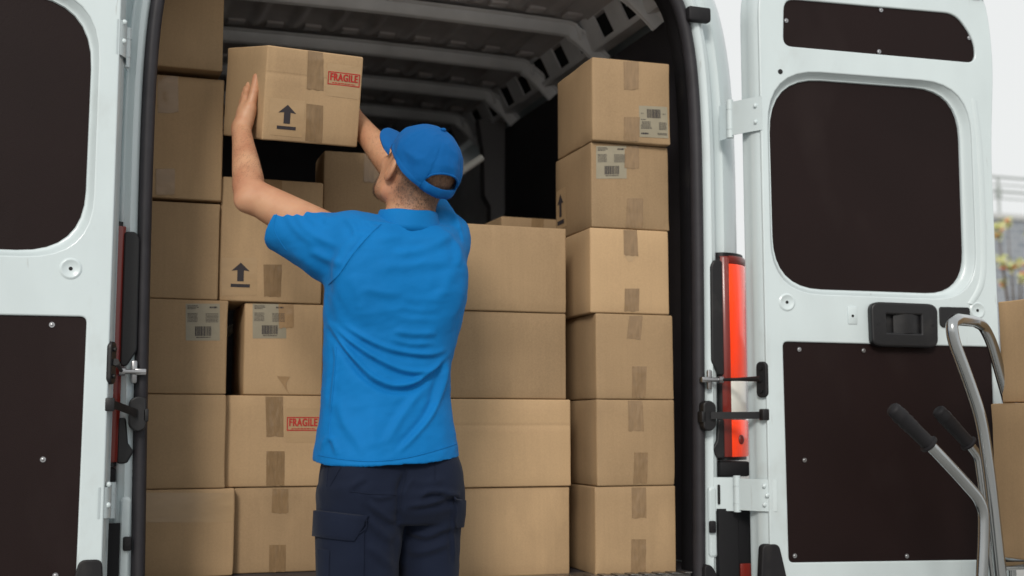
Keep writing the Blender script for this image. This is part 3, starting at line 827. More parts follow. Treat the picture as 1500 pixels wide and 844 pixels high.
def carton(label, w, d, h, loc, rot=(0, 0, 0), feats=(), group=None, crease=None, amp=0.0025):
    BOX_N[0] += 1
    seed = BOX_N[0]*3.7
    amp = amp*random.Random(BOX_N[0]).uniform(0.7, 2.2)
    me, F, G = box_mesh(w, d, h, amp, seed, crease)
    o = link('cardboard_box', me, M_card)
    me.set_sharp_from_angle(angle=math.radians(60))
    o.location = loc; o.rotation_euler = rot
    tag(o, label, 'box', group)
    MI = (Matrix.Translation(loc) @ Euler(rot).to_matrix().to_4x4()).inverted()
    c0 = MI @ Vector(CAM)
    def lo(px, py):                                # where the photograph shows a mark, on this box's front panel
        r_ = MI.to_3x3() @ Vector(ray(px, py))
        q = c0 + r_*((-d/2-c0.y)/r_.y)
        return (q.x, q.z)
    for k, ft in enumerate(feats):
        kind, c = ft[0], ft[1]
        if kind == 'left_arrow':
            base(G, c, o, 0.0, True); continue
        if not isinstance(c[0], tuple):
            x0, y0, x1, y1 = c
            quad = [lo(x0, y0), lo(x1, y0), lo(x1, y1), lo(x0, y1)]
        else: quad = [lo(*q) for q in c]
        lim = lambda q: (max(-w/2+0.004, min(w/2-0.004, q[0])), max(0.0015, min(h-0.0015, q[1])))
        if kind == 'tape':                         # hand-laid: never quite straight
            rt = random.Random(seed+k*1.7)
            mx_ = (quad[0][0]+quad[1][0])/2; dxs = [rt.uniform(-0.0025, 0.0025) for _ in range(4)]
            quad = [(q[0]+dx, q[1]) for q, dx in zip(quad, dxs)]
        quad = [lim(q) for q in quad]
        if kind in ('tape', 'film', 'patch'):
            m_ = M_tape if kind == 'tape' else (M_clear if kind == 'patch' else M_film)
            e = {'tape': 0.0007, 'film': 0.0009, 'patch': 0.0004}[kind]
            pr('packing_tape' if kind != 'patch' else 'clear_tape', sheet(F, quad, 16, 6, e, 0.0024 if kind != 'patch' else 0.0006, seed+k, 0.003 if kind != 'patch' else 0.0), m_, o)
        elif kind == 'fragile':
            tl, tr, br, bl = [Vector(q) for q in quad]
            cx, cz = (tl.x+br.x)/2, (tl.y+br.y)/2
            W_, H_ = (tr-tl).length, (tl-bl).length*0.92
            mb = MB()
            t = H_*0.075
            x0, x1, z0, z1 = cx-W_/2, cx+W_/2, cz-H_/2, cz+H_/2
            rect_strip(F, x0, z0, x1, z0+t, 0.0014, mb); rect_strip(F, x0, z1-t, x1, z1, 0.0014, mb)
            rect_strip(F, x0, z0+t, x0+t, z1-t, 0.0014, mb); rect_strip(F, x1-t, z0+t, x1, z1-t, 0.0014, mb)
            for du, ee in ((-0.006, 0.0013), (0.006, 0.0016)):
                vs, fs = text_mesh('FRAGILE', W_*0.85, H_*0.56, 0.022, lambda u, v, w_: Vector((cx+u+du*W_, cz+v+H_*0.11, 0)))
                mb.add([F.p(v.x, v.y, ee) for v in vs], fs)
            rnd = random.Random(5); a = x0+W_*0.14
            while a < x1-W_*0.16:
                l = rnd.uniform(0.03, 0.09)*W_
                rect_strip(F, a, z0+H_*0.13, min(a+l, x1-W_*0.14), z0+H_*0.19, 0.0014, mb); a += l+W_*0.018
            pr('fragile_stamp', mb, M_redink, o)
        elif kind == 'arrow':
            base(F, quad, o, 0.0014, False)
        elif kind == 'label':
            tl, tr, br, bl = [Vector(q) for q in quad]
            lab = pr('shipping_label', sheet(F, quad, 8, 8, 0.0006, 0.0007, seed+k), M_paper, o)
            W_, H_ = (tr-tl).length, (tl-bl).length
            flip = ft[2] if len(ft) > 2 else False
            def q2(u, v): return tl+(tr-tl)*u+(bl-tl)*v
            rnd = random.Random(11+k)
            bars, txt = MB(), MB()
            def strip(mb, u0, v0, u1, v1):
                mb.add([F.p(*q2(a, b), 0.0016) for a, b in ((u0, v0), (u1, v0), (u1, v1), (u0, v1))], [(0, 1, 2, 3)])
            v0, v1 = (0.10, 0.38) if flip else (0.62, 0.88)
            u = 0.27
            while u < 0.74:
                wd = rnd.choice((0.008, 0.012, 0.02, 0.028)); strip(bars, u, v0, min(u+wd, 0.75), v1); u += wd+rnd.choice((0.008, 0.012, 0.016))
            def words(u0, u1, v, hgt):
                u = u0
                while u < u1-0.01:
                    l = rnd.uniform(0.02, 0.09); strip(txt, u, v, min(u+l, u1), v+hgt); u += l+0.012
            rows = [(0.05, 0.46, 0.80), (0.05, 0.50, 0.84)]
            if flip:
                for v in (0.43,): words(0.05, 0.22, v, 0.016)
                for i in range(7): words(0.08 if i < 3 else 0.05, 0.42 if i > 4 else 0.38, 0.50+i*0.036, 0.013); words(0.68, 0.95, 0.52+i*0.036, 0.013)
                words(0.05, 0.30, 0.86, 0.05); words(0.62, 0.96, 0.86, 0.016); words(0.62, 0.96, 0.90, 0.016); words(0.06, 0.16, 0.235, 0.014); words(0.80, 0.93, 0.235, 0.014)
            else:
                words(0.05, 0.36, 0.05, 0.016); words(0.05, 0.40, 0.09, 0.016); words(0.05, 0.30, 0.13, 0.016); words(0.70, 0.92, 0.08, 0.045)
                for i in range(7): words(0.05, 0.34, 0.26+i*0.037, 0.013); words(0.58, 0.95, 0.27+i*0.037, 0.013)
                words(0.30, 0.72, 0.91, 0.018)
            pr('barcode', bars, M_ink, lab)['kind'] = 'stuff'; pr('label_print', txt, M_ink, lab)['kind'] = 'stuff'
    return o
def base(F, quad, o, e, left):                     # this-way-up arrow over a bar
    if left:
        a0, a1, b0, b1 = quad
        pr('clear_tape', sheet(F, [(a0-0.012, b1+0.014), (a1+0.02, b1+0.014), (a1+0.02, b0-0.012), (a0-0.012, b0-0.012)], 6, 6, 0.0004, 0.0006, 3), M_clear, o)
    else:
        tl, tr, br, bl = [Vector(q) for q in quad]
        a0, a1, b0, b1 = (tl.x+bl.x)/2, (tr.x+br.x)/2, (bl.y+br.y)/2, (tl.y+tr.y)/2
    w, h = a1-a0, b1-b0
    mx = (a0+a1)/2
    aw, sw = w*0.47, w*0.17
    mb = MB().add([F.p(mx+u, b0+v*h, 0.0014) for u, v in ((-sw, 0.24), (sw, 0.24), (sw, 0.70), (-sw, 0.70))], [(0, 1, 2, 3)])
    mb.add([F.p(mx+u, b0+v*h, 0.0014) for u, v in ((-aw, 0.66), (-sw*0.5, 0.70), (sw*0.5, 0.70), (aw, 0.66), (0, 1.0))], [(0, 1, 2, 3, 4)])
    mb.add([F.p(mx+u, b0+v*h, 0.0014) for u, v in ((-w*0.5, 0.0), (w*0.5, 0.0), (w*0.5, 0.13), (-w*0.5, 0.13))], [(0, 1, 2, 3)])
    pr('up_arrow', mb, M_ink, o)

LV = [0.655, 0.903, 1.150, 1.398, 1.647, 1.900, 2.150]
def stacked(label, y, pl, pr_, pym, z0, z1, feats=(), d=0.30, w=None, yaw=0.0, group=None, crease=None, rightfix=True):
    xl, xr = at(pl, pym, y)[0], at(pr_, pym, y)[0]
    if w: 
        if rightfix: xl = xr-w
        else: xr = xl+w
    jit = random.Random(len(label)*13+int(z0*100))
    return carton(label, xr-xl, d, z1-z0-0.0015, ((xl+xr)/2, y+d/2+jit.uniform(-0.006, 0.006), z0+0.0008), (0, 0, math.radians(yaw+jit.uniform(-1.2, 1.2))), feats, group, crease)

GR = 'taped boxes in the tall stack by the right wall of the van'
yr = 0.02
stacked('small carton on the floor at the foot of the right-hand stack in the van', yr, 877, 993, 776, LV[0], LV[1],
        [('tape', (925, 714, 947, 759)), ('tape', (924, 790, 946, 840))], yaw=-1.5, group=GR)
stacked('taped carton second from the floor in the stack beside the van wall', yr, 877, 990, 650, LV[1], LV[2],
        [('tape', (919, 587, 941, 632)), ('tape', (927, 663, 948, 709))], yaw=-1.5, group=GR)
stacked('taped carton third from the floor in the stack beside the van wall', yr, 876, 988, 522, LV[2], LV[3],
        [('tape', ((922, 463), (941, 462), (938, 498), (917, 496))), ('tape', (925, 537, 946, 583))], yaw=-1.5, group=GR)
stacked('carton with a torn curled tape end, under the box with the upright shipping label', yr, 868.5, 982, 398, LV[3], LV[4],
        [('tape', ((912, 337), (934, 337), (934, 376), (914, 374))), ('patch', ((914, 374), (932, 375), (926, 383), (920, 384))), ('tape', (915, 423, 936, 457))], yaw=-1.5, group=GR)
stacked('carton with grey shipping label at its top left and an arrow on its side', yr, 869, 981.5, 272, LV[4], LV[5],
        [('label', (873, 214, 917, 262)), ('tape', (914, 214, 936, 248)), ('tape', (917, 291, 941, 334)), ('left_arrow', (-0.128, -0.066, 0.045, 0.140))], d=0.30, yaw=-1.5, group=GR)
stacked('topmost carton in the right stack with a grey barcode label at its lower right', yr-0.012, 870, 982, 148, LV[5], LV[6],
        [('tape', (914, 90, 935, 132)), ('tape', (914, 172, 936, 207)), ('label', ((935, 155.5), (977, 157), (979, 203), (936.5, 201)), True)], yaw=-1.5, group=GR)

GD = 'plain wide boxes in the stack behind the delivery man'
yd = 0.075
stacked('plain wide carton resting on the van floor right of the man', yd, 700, 835, 776, LV[0], LV[1], w=0.385, group=GD)
stacked('plain wide carton with a faint crease line, beside the hem of the blue shirt', yd, 700, 835.5, 646, LV[1], LV[2], w=0.385, group=GD, crease=0.172)
stacked('plain wide carton just under the topmost one at the right of the shirt', yd, 700, 830, 518, LV[2], LV[3], w=0.385, group=GD)
stacked('topmost plain wide carton beside the right shoulder of the man', yd, 700, 829, 390, LV[3], LV[4], w=0.385, group=GD)

GA = 'boxes in the stack along the left edge of the van opening'
ya = 0.36
LA = [0.655, 0.899, 1.163, 1.432, 1.711]
stacked('low left carton with a glossy clear tape band across its top', ya, 205, 342.5, 780, LA[0], LA[1], [('patch', (203, 722, 343, 765))], w=0.30, group=GA)
stacked('plain carton beside the lower FRAGILE box in the left stack', ya, 212, 329, 645, LA[1], LA[2], w=0.30, group=GA)
stacked('left carton with a faded barcode label near its top right corner', ya, 216, 333, 505, LA[2], LA[3], [('label', (272, 445, 322, 499))], w=0.30, yaw=-1, group=GA)
stacked('plain carton beside the box with the black arrow, left stack', ya, 223, 322, 365, LA[3], LA[4], w=0.30, group=GA)
stacked('tall carton with wrinkled clear tape on its left edge, left stack', ya+0.005, 229, 327, 200, LA[4]+0.008, 2.079,
        [('film', (231, 108, 261, 166)), ('film', (228, 248, 256, 286))], w=0.30, group=GA)
stacked('uppermost carton of the left stack, cut by the top of the picture', ya-0.03, 234, 326, 50, 2.092, 2.42, w=0.30, group=GA)

GB = 'boxes in the stack beside the left hip and arm of the man'
yb = 0.39
stacked('floor-level carton behind the cargo pocket with two strips of brown tape', yb, 343.5, 476, 780, LA[0], LA[1],
        [('tape', (398, 716, 422, 752)), ('tape', (393, 798, 418, 842))], w=0.30, group=GB, rightfix=False)
stacked('carton with a red FRAGILE stamp standing low beside the shirt hem', yb, 327.5, 476, 645, LA[1], LA[2],
        [('tape', (389, 581, 415, 640)), ('tape', (391, 661, 416, 711)), ('patch', (418, 598, 470, 648)), ('fragile', (420, 610, 468, 632))], w=0.30, group=GB, rightfix=False)
stacked('carton with a tape strip over a grey barcode label, beside the dark gap', yb, 358.5, 474, 508, LA[2], LA[3],
        [('label', (370, 445, 419, 496)), ('film', (408, 440, 430, 481)), ('film', ((405, 551), (425, 552), (417, 565), (424, 578), (404, 578))[:4])], yaw=0, group=GB)
stacked('tall carton with a black arrow standing below the lifted FRAGILE box', yb, 320.5, 471, 345, LA[3], 1.798,
        [('patch', (325, 378, 376, 433)), ('arrow', (338, 385, 366, 421)), ('tape', (386, 388, 412, 435)), ('film', (388, 261, 413, 290))], group=GB)

stacked('carton with a brown tape strip right behind the bearded chin', 0.46, 475, 590, 270, LV[4], 1.913, [('tape', (533, 220, 556, 268))], d=0.17, w=0.27, yaw=-3, rightfix=False)
stacked('low-showing carton far behind, peeping over the wide boxes', 0.62, 732, 812, 330, 1.523, 1.768, [('tape', (778, 318, 796, 335))], w=0.27, rightfix=False)
GH = 'boxes hidden behind the front rows'
for k in range(4):
    stacked('carton buried behind the man in the second row', 0.46, 475, 590, 270, LV[k], LV[k+1], w=0.27, rightfix=False, group=GH)
for k in range(3):
    stacked('carton buried behind the wide boxes', 0.62, 732, 812, 330, 0.655+0.2893*k, 0.655+0.2893*(k+1), w=0.27, rightfix=False, group=GH+' of wide boxes')

# the box in the man's hands
HE = Euler((math.radians(13.1), math.radians(-2.4), math.radians(12.9)))
HBX = HE.to_matrix()
HC = Vector((-0.391, 0.143, 1.987))
HB = HC - HBX@Vector((0, 0, 0.1235))
held = carton('carton held up in both hands, with a FRAGILE stamp and a black arrow', 0.278, 0.305, 0.247, tuple(HB), tuple(HE),
              [('tape', ((450, 74), (473.5, 77.5), (472, 133), (448.5, 131))), ('tape', ((449, 152), (473, 155), (470, 210), (446, 207))),
               ('patch', ((479, 92), (530, 99), (526, 146), (476, 140))), ('fragile', ((480, 103.5), (527.5, 108), (526, 129), (479, 124.5))),
               ('patch', ((396, 143), (446, 148), (442, 202), (392, 197))), ('arrow', ((407, 152), (435, 155), (431.5, 191.5), (405, 188)))], crease=0.178)

# ------------------------------------------------------------------ the delivery man (distance-field modelling, then cloth folds)
class Field:
    def __init__(s, lo, hi, h):
        s.lo, s.h = np.array(lo, float), h
        s.n = np.ceil((np.array(hi)-s.lo)/h).astype(int)+1
        s.A = np.full(s.n, 0.06, np.float32)
    def sub(s, lo, hi):
        i0 = np.clip(np.floor((np.array(lo)-s.lo)/s.h).astype(int), 0, s.n)
        i1 = np.clip(np.ceil((np.array(hi)-s.lo)/s.h).astype(int)+1, 0, s.n)
        ax = [s.lo[k]+np.arange(i0[k], i1[k])*s.h for k in range(3)]
        sl = tuple(slice(i0[k], i1[k]) for k in range(3))
        X, Y, Z = np.meshgrid(*[a.astype(np.float32) for a in ax], indexing='ij')
        return sl, X, Y, Z
    def add(s, prim, k=0.01):
        f, lo, hi = prim
        pad = k+0.03
        sl, X, Y, Z = s.sub(np.array(lo)-pad, np.array(hi)+pad)
        if X.size == 0: return s
        a, b = s.A[sl], f(X, Y, Z)
        if k > 0:
            hh = np.maximum(k-np.abs(a-b), 0)/k
            s.A[sl] = np.minimum(a, b)-hh*hh*k*0.25
        else: s.A[sl] = np.minimum(a, b)
        return s
    def cut(s, prim, k=0.004):
        f, lo, hi = prim
        sl, X, Y, Z = s.sub(np.array(lo)-k-0.02, np.array(hi)+k+0.02)
        if X.size == 0: return s
        a, b = s.A[sl], -f(X, Y, Z)
        hh = np.maximum(k-np.abs(a-b), 0)/k
        s.A[sl] = np.maximum(a, b)+hh*hh*k*0.25
        return s
    def mesh(s):
        g = openvdb.FloatGrid(0.06)
        A = s.A.copy()
        A[0], A[-1], A[:, 0], A[:, -1], A[:, :, 0], A[:, :, -1] = (0.06,)*6
        g.copyFromArray(A)
        pts, quads = g.convertToQuads(isovalue=0.0)
        pts = np.asarray(pts, float)*s.h+s.lo
        me = bpy.data.meshes.new('m')
        q = np.asarray(quads, int)[:, ::-1]
        me.vertices.add(len(pts)); me.vertices.foreach_set('co', pts.ravel())
        me.loops.add(q.size); me.loops.foreach_set('vertex_index', q.ravel())
        me.polygons.add(len(q)); me.polygons.foreach_set('loop_start', np.arange(len(q))*4)
        me.update(calc_edges=True)
        # outward normals
        c = pts.mean(0); i = np.argmax(pts[:, 0])
        if me.vertices[int(i)].normal.x < 0: me.flip_normals()
        return me
    def sample(s, P):
        i = np.clip(np.round((P-s.lo)/s.h).astype(int), 0, s.n-1)
        return s.A[i[:, 0], i[:, 1], i[:, 2]]
def cone(a, b, ra, rb):
    a, b = np.array(a, float), np.array(b, float)
    d = b-a; L2 = d@d
    def f(X, Y, Z):
        t = np.clip(((X-a[0])*d[0]+(Y-a[1])*d[1]+(Z-a[2])*d[2])/max(L2, 1e-9), 0, 1)
        return np.sqrt((X-a[0]-t*d[0])**2+(Y-a[1]-t*d[1])**2+(Z-a[2]-t*d[2])**2)-(ra+(rb-ra)*t)
    r = max(ra, rb)
    return f, np.minimum(a, b)-r, np.maximum(a, b)+r
def ell(c, r, R=np.eye(3)):
    c, r = np.array(c, float), np.array(r, float)
    def f(X, Y, Z):
        x, y, z = X-c[0], Y-c[1], Z-c[2]
        u = [(R[0, i]*x+R[1, i]*y+R[2, i]*z) for i in range(3)]
        k0 = np.sqrt(sum((u[i]/r[i])**2 for i in range(3)))
        k1 = np.sqrt(sum((u[i]/r[i]**2)**2 for i in range(3)))
        return k0*(k0-1)/np.maximum(k1, 1e-6)
    return f, c-r.max(), c+r.max()
def loft(st, n=2.4):                               # stations (z, cx, cy, a, b, yaw)
    st = np.array(sorted(st))
    zz = np.linspace(st[0, 0], st[-1, 0], 200)
    kk = np.exp(-np.linspace(-2, 2, 21)**2); kk /= kk.sum()
    T = [np.convolve(np.pad(np.interp(zz, st[:, 0], st[:, i]), 10, mode='reflect', reflect_type='odd'), kk, 'valid') for i in range(1, 6)]
    def f(X, Y, Z):
        cx, cy, a, b, w = [np.interp(Z, zz, t).astype(np.float32) for t in T]
        x, y = X-cx, Y-cy
        c, s = np.cos(w), np.sin(w)
        u, v = (c*x+s*y)/a, (-s*x+c*y)/b
        rr = (np.abs(u)**n+np.abs(v)**n)**(1/n)
        d = (rr-1)*np.minimum(a, b)
        dz = np.maximum(st[0, 0]-Z, Z-st[-1, 0])
        return np.where(dz > 0, np.maximum(d, dz), d)
    m = st[:, 3].max()
    return f, (st[:, 1].min()-m, st[:, 2].min()-m, st[0, 0]), (st[:, 1].max()+m, st[:, 2].max()+m, st[-1, 0])
def half_space(p, nrm, lo, hi):                    # negative on the side the normal points to (used to cut away)
    p, nrm = np.array(p, float), np.array(nrm, float)
    nrm = nrm/np.linalg.norm(nrm)
    return (lambda X, Y, Z: -((X-p[0])*nrm[0]+(Y-p[1])*nrm[1]+(Z-p[2])*nrm[2])), lo, hi
A3 = lambda px, py, y: np.array(at(px, py, y))
def shift_normals(me, amount):
    n = len(me.vertices)
    co = np.empty(n*3); me.vertices.foreach_get('co', co)
    no = np.empty(n*3); me.vertex_normals.foreach_get('vector', no)
    co = co.reshape(-1, 3); no = no.reshape(-1, 3)
    co += no*amount(co, no)[:, None]
    me.vertices.foreach_set('co', co.ravel()); me.update()
def relax(me, it=2, w=0.5):
    n = len(me.vertices)
    co = np.empty(n*3); me.vertices.foreach_get('co', co); co = co.reshape(-1, 3)
    e = np.empty(len(me.edges)*2, int); me.edges.foreach_get('vertices', e); e = e.reshape(-1, 2)
    deg = np.bincount(e.ravel(), minlength=n)[:, None]
    for k in range(it*2):
        s = np.zeros_like(co)
        for c in range(3):
            s[:, c] = np.bincount(e[:, 0], co[e[:, 1], c], n)+np.bincount(e[:, 1], co[e[:, 0], c], n)
        lam = w if k % 2 == 0 else -w*1.02
        co = co+(s/np.maximum(deg, 1)-co)*lam
    me.vertices.foreach_set('co', co.ravel()); me.update()
def poly_dist(uv, pl):                             # signed distance (+ on the lower side) and position along a polyline, in pixels
    best = np.full(len(uv), 1e9); sg = np.zeros(len(uv)); tt = np.zeros(len(uv))
    pl = np.array([(p.x, p.y) for p in catmull([(a, b) for a, b in pl], 5)])
    L = np.r_[0, np.cumsum(np.linalg.norm(np.diff(pl, axis=0), axis=1))]
    for i in range(len(pl)-1):
        a, d = pl[i], pl[i+1]-pl[i]
        t = np.clip(((uv-a)@d)/(d@d), 0, 1)
        r = uv-a-t[:, None]*d
        dd = np.hypot(r[:, 0], r[:, 1])
        m = dd < best
        best[m] = dd[m]; sg[m] = np.sign(d[0]*r[m, 1]-d[1]*r[m, 0]); tt[m] = (L[i]+t[m]*(L[i+1]-L[i]))/L[-1]
    return best*sg, tt
def fold_amount(folds):
    def f(co, no):
        uv = to_px(co)
        view = (CAM-co); view /= np.linalg.norm(view, axis=1)[:, None]
        face = np.clip((no*view).sum(1)*2.0, 0, 1)
        tot = np.zeros(len(co))
        for pl, wd, amp, under in folds:
            x0, y0 = np.min(pl, axis=0)-5*wd; x1, y1 = np.max(pl, axis=0)+5*wd
            m = (uv[:, 0] > x0) & (uv[:, 0] < x1) & (uv[:, 1] > y0) & (uv[:, 1] < y1) & (face > 0)
            if not m.any(): continue
            d, t = poly_dist(uv[m], pl)
            taper = np.clip(np.minimum(t, 1-t)*4.5, 0, 1)**0.8
            tot[m] += amp*taper*face[m]*(np.exp(-(d/wd)**2)-under*np.exp(-((d-1.8*wd)/(1.3*wd))**2))
        return tot
    return f

# joints, measured in the photograph and set at their own distances
yT = -0.35
SL, EL, WL = A3(512, 362, -0.33), A3(367, 286, -0.175), A3(353, 188, 0.02)
SR, ER, WR = A3(645, 346, -0.29), A3(596, 268, -0.07), A3(516, 170, 0.165)
NB = A3(597, 326, -0.36)
HS = 0.965
HD = np.array((-0.163, -0.357, 1.690))                          # middle of the head, between the ears
hy, hp, hr = math.radians(18), math.radians(37), math.radians(-8)
f0 = Vector((-math.sin(hy), math.cos(hy), 0)); r0 = Vector((math.cos(hy), math.sin(hy), 0))
hf = f0*math.cos(hp)+Vector((0, 0, 1))*math.sin(hp)
hu = r0.cross(hf)
r1 = r0*math.cos(hr)+hu*math.sin(hr); hu = r1.cross(hf)
HR = np.array([r1, hf, hu]).T                      # head axes: right, forward, up
def hd(x, y, z): return HD+HR@np.array((x, y, z))*HS
def to_head(P): return (np.asarray(P)-HD)@HR/HS
def hell(c, r, Rm): return ell(c, tuple(k*HS for k in r), Rm)

B = Field((-0.72, -0.62, 0.98), (0.16, 0.36, 2.12), 0.0032)
B.add(hell(hd(0, -0.014, 0.038), (0.077, 0.098, 0.088), HR), 0)
B.add(hell(hd(0, 0.022, -0.020), (0.067, 0.074, 0.080), HR), 0.03)
B.add(hell(hd(0, 0.040, -0.066), (0.054, 0.054, 0.046), HR), 0.03)
B.add(hell(hd(0, 0.078, -0.092), (0.024, 0.020, 0.020), HR), 0.025)
for sx in (-1, 1):
    B.add(cone(hd(sx*0.056, 0.0, -0.070), hd(sx*0.022, 0.074, -0.096), 0.019, 0.018), 0.025)      # jaw line
    B.add(hell(hd(sx*0.040, 0.068, -0.020), (0.022, 0.018, 0.018), HR), 0.02)                      # cheek bone
    B.add(hell(hd(sx*0.032, 0.085, 0.022), (0.026, 0.012, 0.009), HR), 0.012)                      # brow
    B.cut(hell(hd(sx*0.031, 0.102, 0.004), (0.017, 0.014, 0.011), HR), 0.012)                      # eye socket
    B.add(hell(hd(sx*0.031, 0.080, 0.003), (0.0125, 0.0125, 0.0125), HR), 0.002)                   # eyeball
    ER_ = HR@np.array(Matrix.Rotation(sx*0.35, 3, 'Z'))                                           # ear
    B.add(hell(hd(sx*0.080, -0.004, -0.008), (0.0085, 0.021, 0.033), ER_), 0.006)
    B.cut(hell(hd(sx*0.0885, 0.001, -0.008), (0.0060, 0.0115, 0.020), ER_), 0.004)
    B.add(hell(hd(sx*0.077, 0.006, -0.032), (0.006, 0.009, 0.009), ER_), 0.005)
B.add(cone(hd(0, 0.094, 0.012), hd(0, 0.115, -0.030), 0.008, 0.012), 0.012)                       # nose
B.add(hell(hd(0, 0.110, -0.036), (0.017, 0.011, 0.009), HR), 0.008)
B.add(hell(hd(0, 0.094, -0.060), (0.023, 0.010, 0.006), HR), 0.006)                                # lips
B.add(hell(hd(0, 0.091, -0.070), (0.021, 0.010, 0.007), HR), 0.006)
B.add(cone(hd(0, -0.026, -0.045), NB+np.array((0.0, 0.012, -0.02)), 0.057, 0.058), 0.02)         # neck
B.add(cone(hd(0, -0.055, -0.03), NB+np.array((0.0, 0.002, -0.02)), 0.040, 0.046), 0.02)
B.add(cone(NB+np.array((0, 0.01, -0.04)), SL+np.array((0.05, 0.02, 0.02)), 0.055, 0.052), 0.04)
B.add(cone(NB+np.array((0, 0.01, -0.04)), SR+np.array((-0.02, 0, 0)), 0.055, 0.052), 0.04)
B.add(ell((NB[0]-0.015, NB[1]+0.03, 1.40), (0.135, 0.085, 0.16)), 0.05)
B.add(ell((NB[0]-0.02, NB[1]+0.03, 1.15), (0.120, 0.085, 0.20)), 0.05)
def limb(F, pts, rad, k=0.012):                    # smooth chain, radius interpolated along it
    c = catmull(pts, 5)
    t = np.linspace(0, len(rad)-1, len(c))
    r = np.interp(t, range(len(rad)), rad)
    ker = np.array([1, 2, 3, 2, 1])/9.0
    r = np.convolve(np.pad(r, 2, mode='edge'), ker, 'valid')
    C_ = Field.__new__(Field); C_.lo, C_.h, C_.n, C_.A = F.lo, F.h, F.n, np.full(F.n, 0.06, np.float32)
    for i in range(len(c)-1): C_.add(cone(c[i], c[i+1], r[i], r[i+1]), 0)
    a, b = F.A, C_.A
    hh = np.maximum(k-np.abs(a-b), 0)/k
    F.A = np.minimum(a, b)-hh*hh*k*0.25
lerp = lambda a, b, t: np.array(a)*(1-t)+np.array(b)*t
dn = np.array((0, 0, -1.0))
# left arm: shoulder, biceps, elbow, forearm, wrist
limb(B, [SL, lerp(SL, EL, 0.33), lerp(SL, EL, 0.66), EL+np.array((0.004, 0.0, 0.004)), lerp(EL, WL, 0.25), lerp(EL, WL, 0.5), lerp(EL, WL, 0.75), WL],
     [0.055, 0.054, 0.049, 0.0405, 0.0392, 0.0345, 0.0282, 0.0250], 0.02)
B.add(ell(EL+np.array((-0.017, -0.016, -0.020)), (0.022, 0.020, 0.022)), 0.03)
B.add(ell(WL+np.array((-0.008, -0.014, -0.016)), (0.010, 0.010, 0.011)), 0.014)
# right arm, mostly behind the head
limb(B, [SR, lerp(SR, ER, 0.5), ER, lerp(ER, WR, 0.25), lerp(ER, WR, 0.5), lerp(ER, WR, 0.75), WR],
     [0.055, 0.051, 0.042, 0.043, 0.0385, 0.031, 0.027], 0.02)
# hands flat against the two sides of the box, five separate fingers each
def hand(W, d, s, n, bends, thumb):
    d = d/np.linalg.norm(d); s = s-d*(s@d); s /= np.linalg.norm(s); n = n-d*(n@d)-s*(n@s); n /= np.linalg.norm(n)
    q = lambda a, b, c=0.0: W+d*a+s*b+n*c
    kn = [(0.088, 0.030), (0.092, 0.009), (0.087, -0.012), (0.078, -0.031)]
    for (a, b), rr in zip(kn, (0.0125, 0.0125, 0.012, 0.011)):
        B.add(cone(q(0.004, b*0.45), q(a, b), 0.0155, rr), 0.014)
    B.add(ell(q(0.045, 0.018, 0.008), (0.020, 0.020, 0.020)), 0.02)
    for (a, b), ln, rr, bd in zip(kn, (0.070, 0.078, 0.072, 0.056), (0.0102, 0.0104, 0.0098, 0.0088), bends):
        p = q(a, b); u = d*0.97+s*(b*1.6)+n*0.02
        u /= np.linalg.norm(u)
        for seg, fr, rk in ((0, 0.45, 1.0), (1, 0.30, 0.93), (2, 0.25, 0.84)):
            c = math.cos(bd[seg]); si = math.sin(bd[seg])
            u = u*c+n*si; u /= np.linalg.norm(u)
            e = p+u*ln*fr
            B.add(cone(p, e, rr*rk*1.02, rr*rk*0.9), 0.004)
            p = e
    t0, t1, t2, t3 = thumb
    B.add(cone(t0, t1, 0.018, 0.0155), 0.02); B.add(cone(t1, t2, 0.0142, 0.0122), 0.008); B.add(cone(t2, t3, 0.0132, 0.0122), 0.004)
bX, bY, bZ = [np.array(HBX.col[k]) for k in range(3)]
hand(WL, 0.27*bX+0.70*bY+0.66*bZ, -0.68*bY+0.73*bZ, bX,
     [(0.02, 0.10, 0.08), (0.0, 0.10, 0.08), (0.0, 0.10, 0.10), (0.0, 0.12, 0.12)],
     [WL+0.012*bX+0.02*bZ, A3(366, 160, 0.012), A3(373, 134, 0.016), A3(376.5, 114, 0.026)])
hand(WR, -0.27*bX+0.70*bY+0.66*bZ, -0.68*bY+0.73*bZ, -bX,
     [(0.02, 0.10, 0.08), (0.0, 0.10, 0.08), (0.0, 0.10, 0.10), (0.0, 0.12, 0.12)],
     [WR-0.012*bX+0.02*bZ, WR-0.018*bX-0.02*bY+0.05*bZ, WR-0.022*bX-0.03*bY+0.08*bZ, WR-0.024*bX-0.03*bY+0.105*bZ])
man = link('person', B.mesh(), M_skin)
tag(man, 'man in blue polo shirt, cap and navy trousers lifting a box into the van', 'person')
relax(man.data, 1, 0.4)
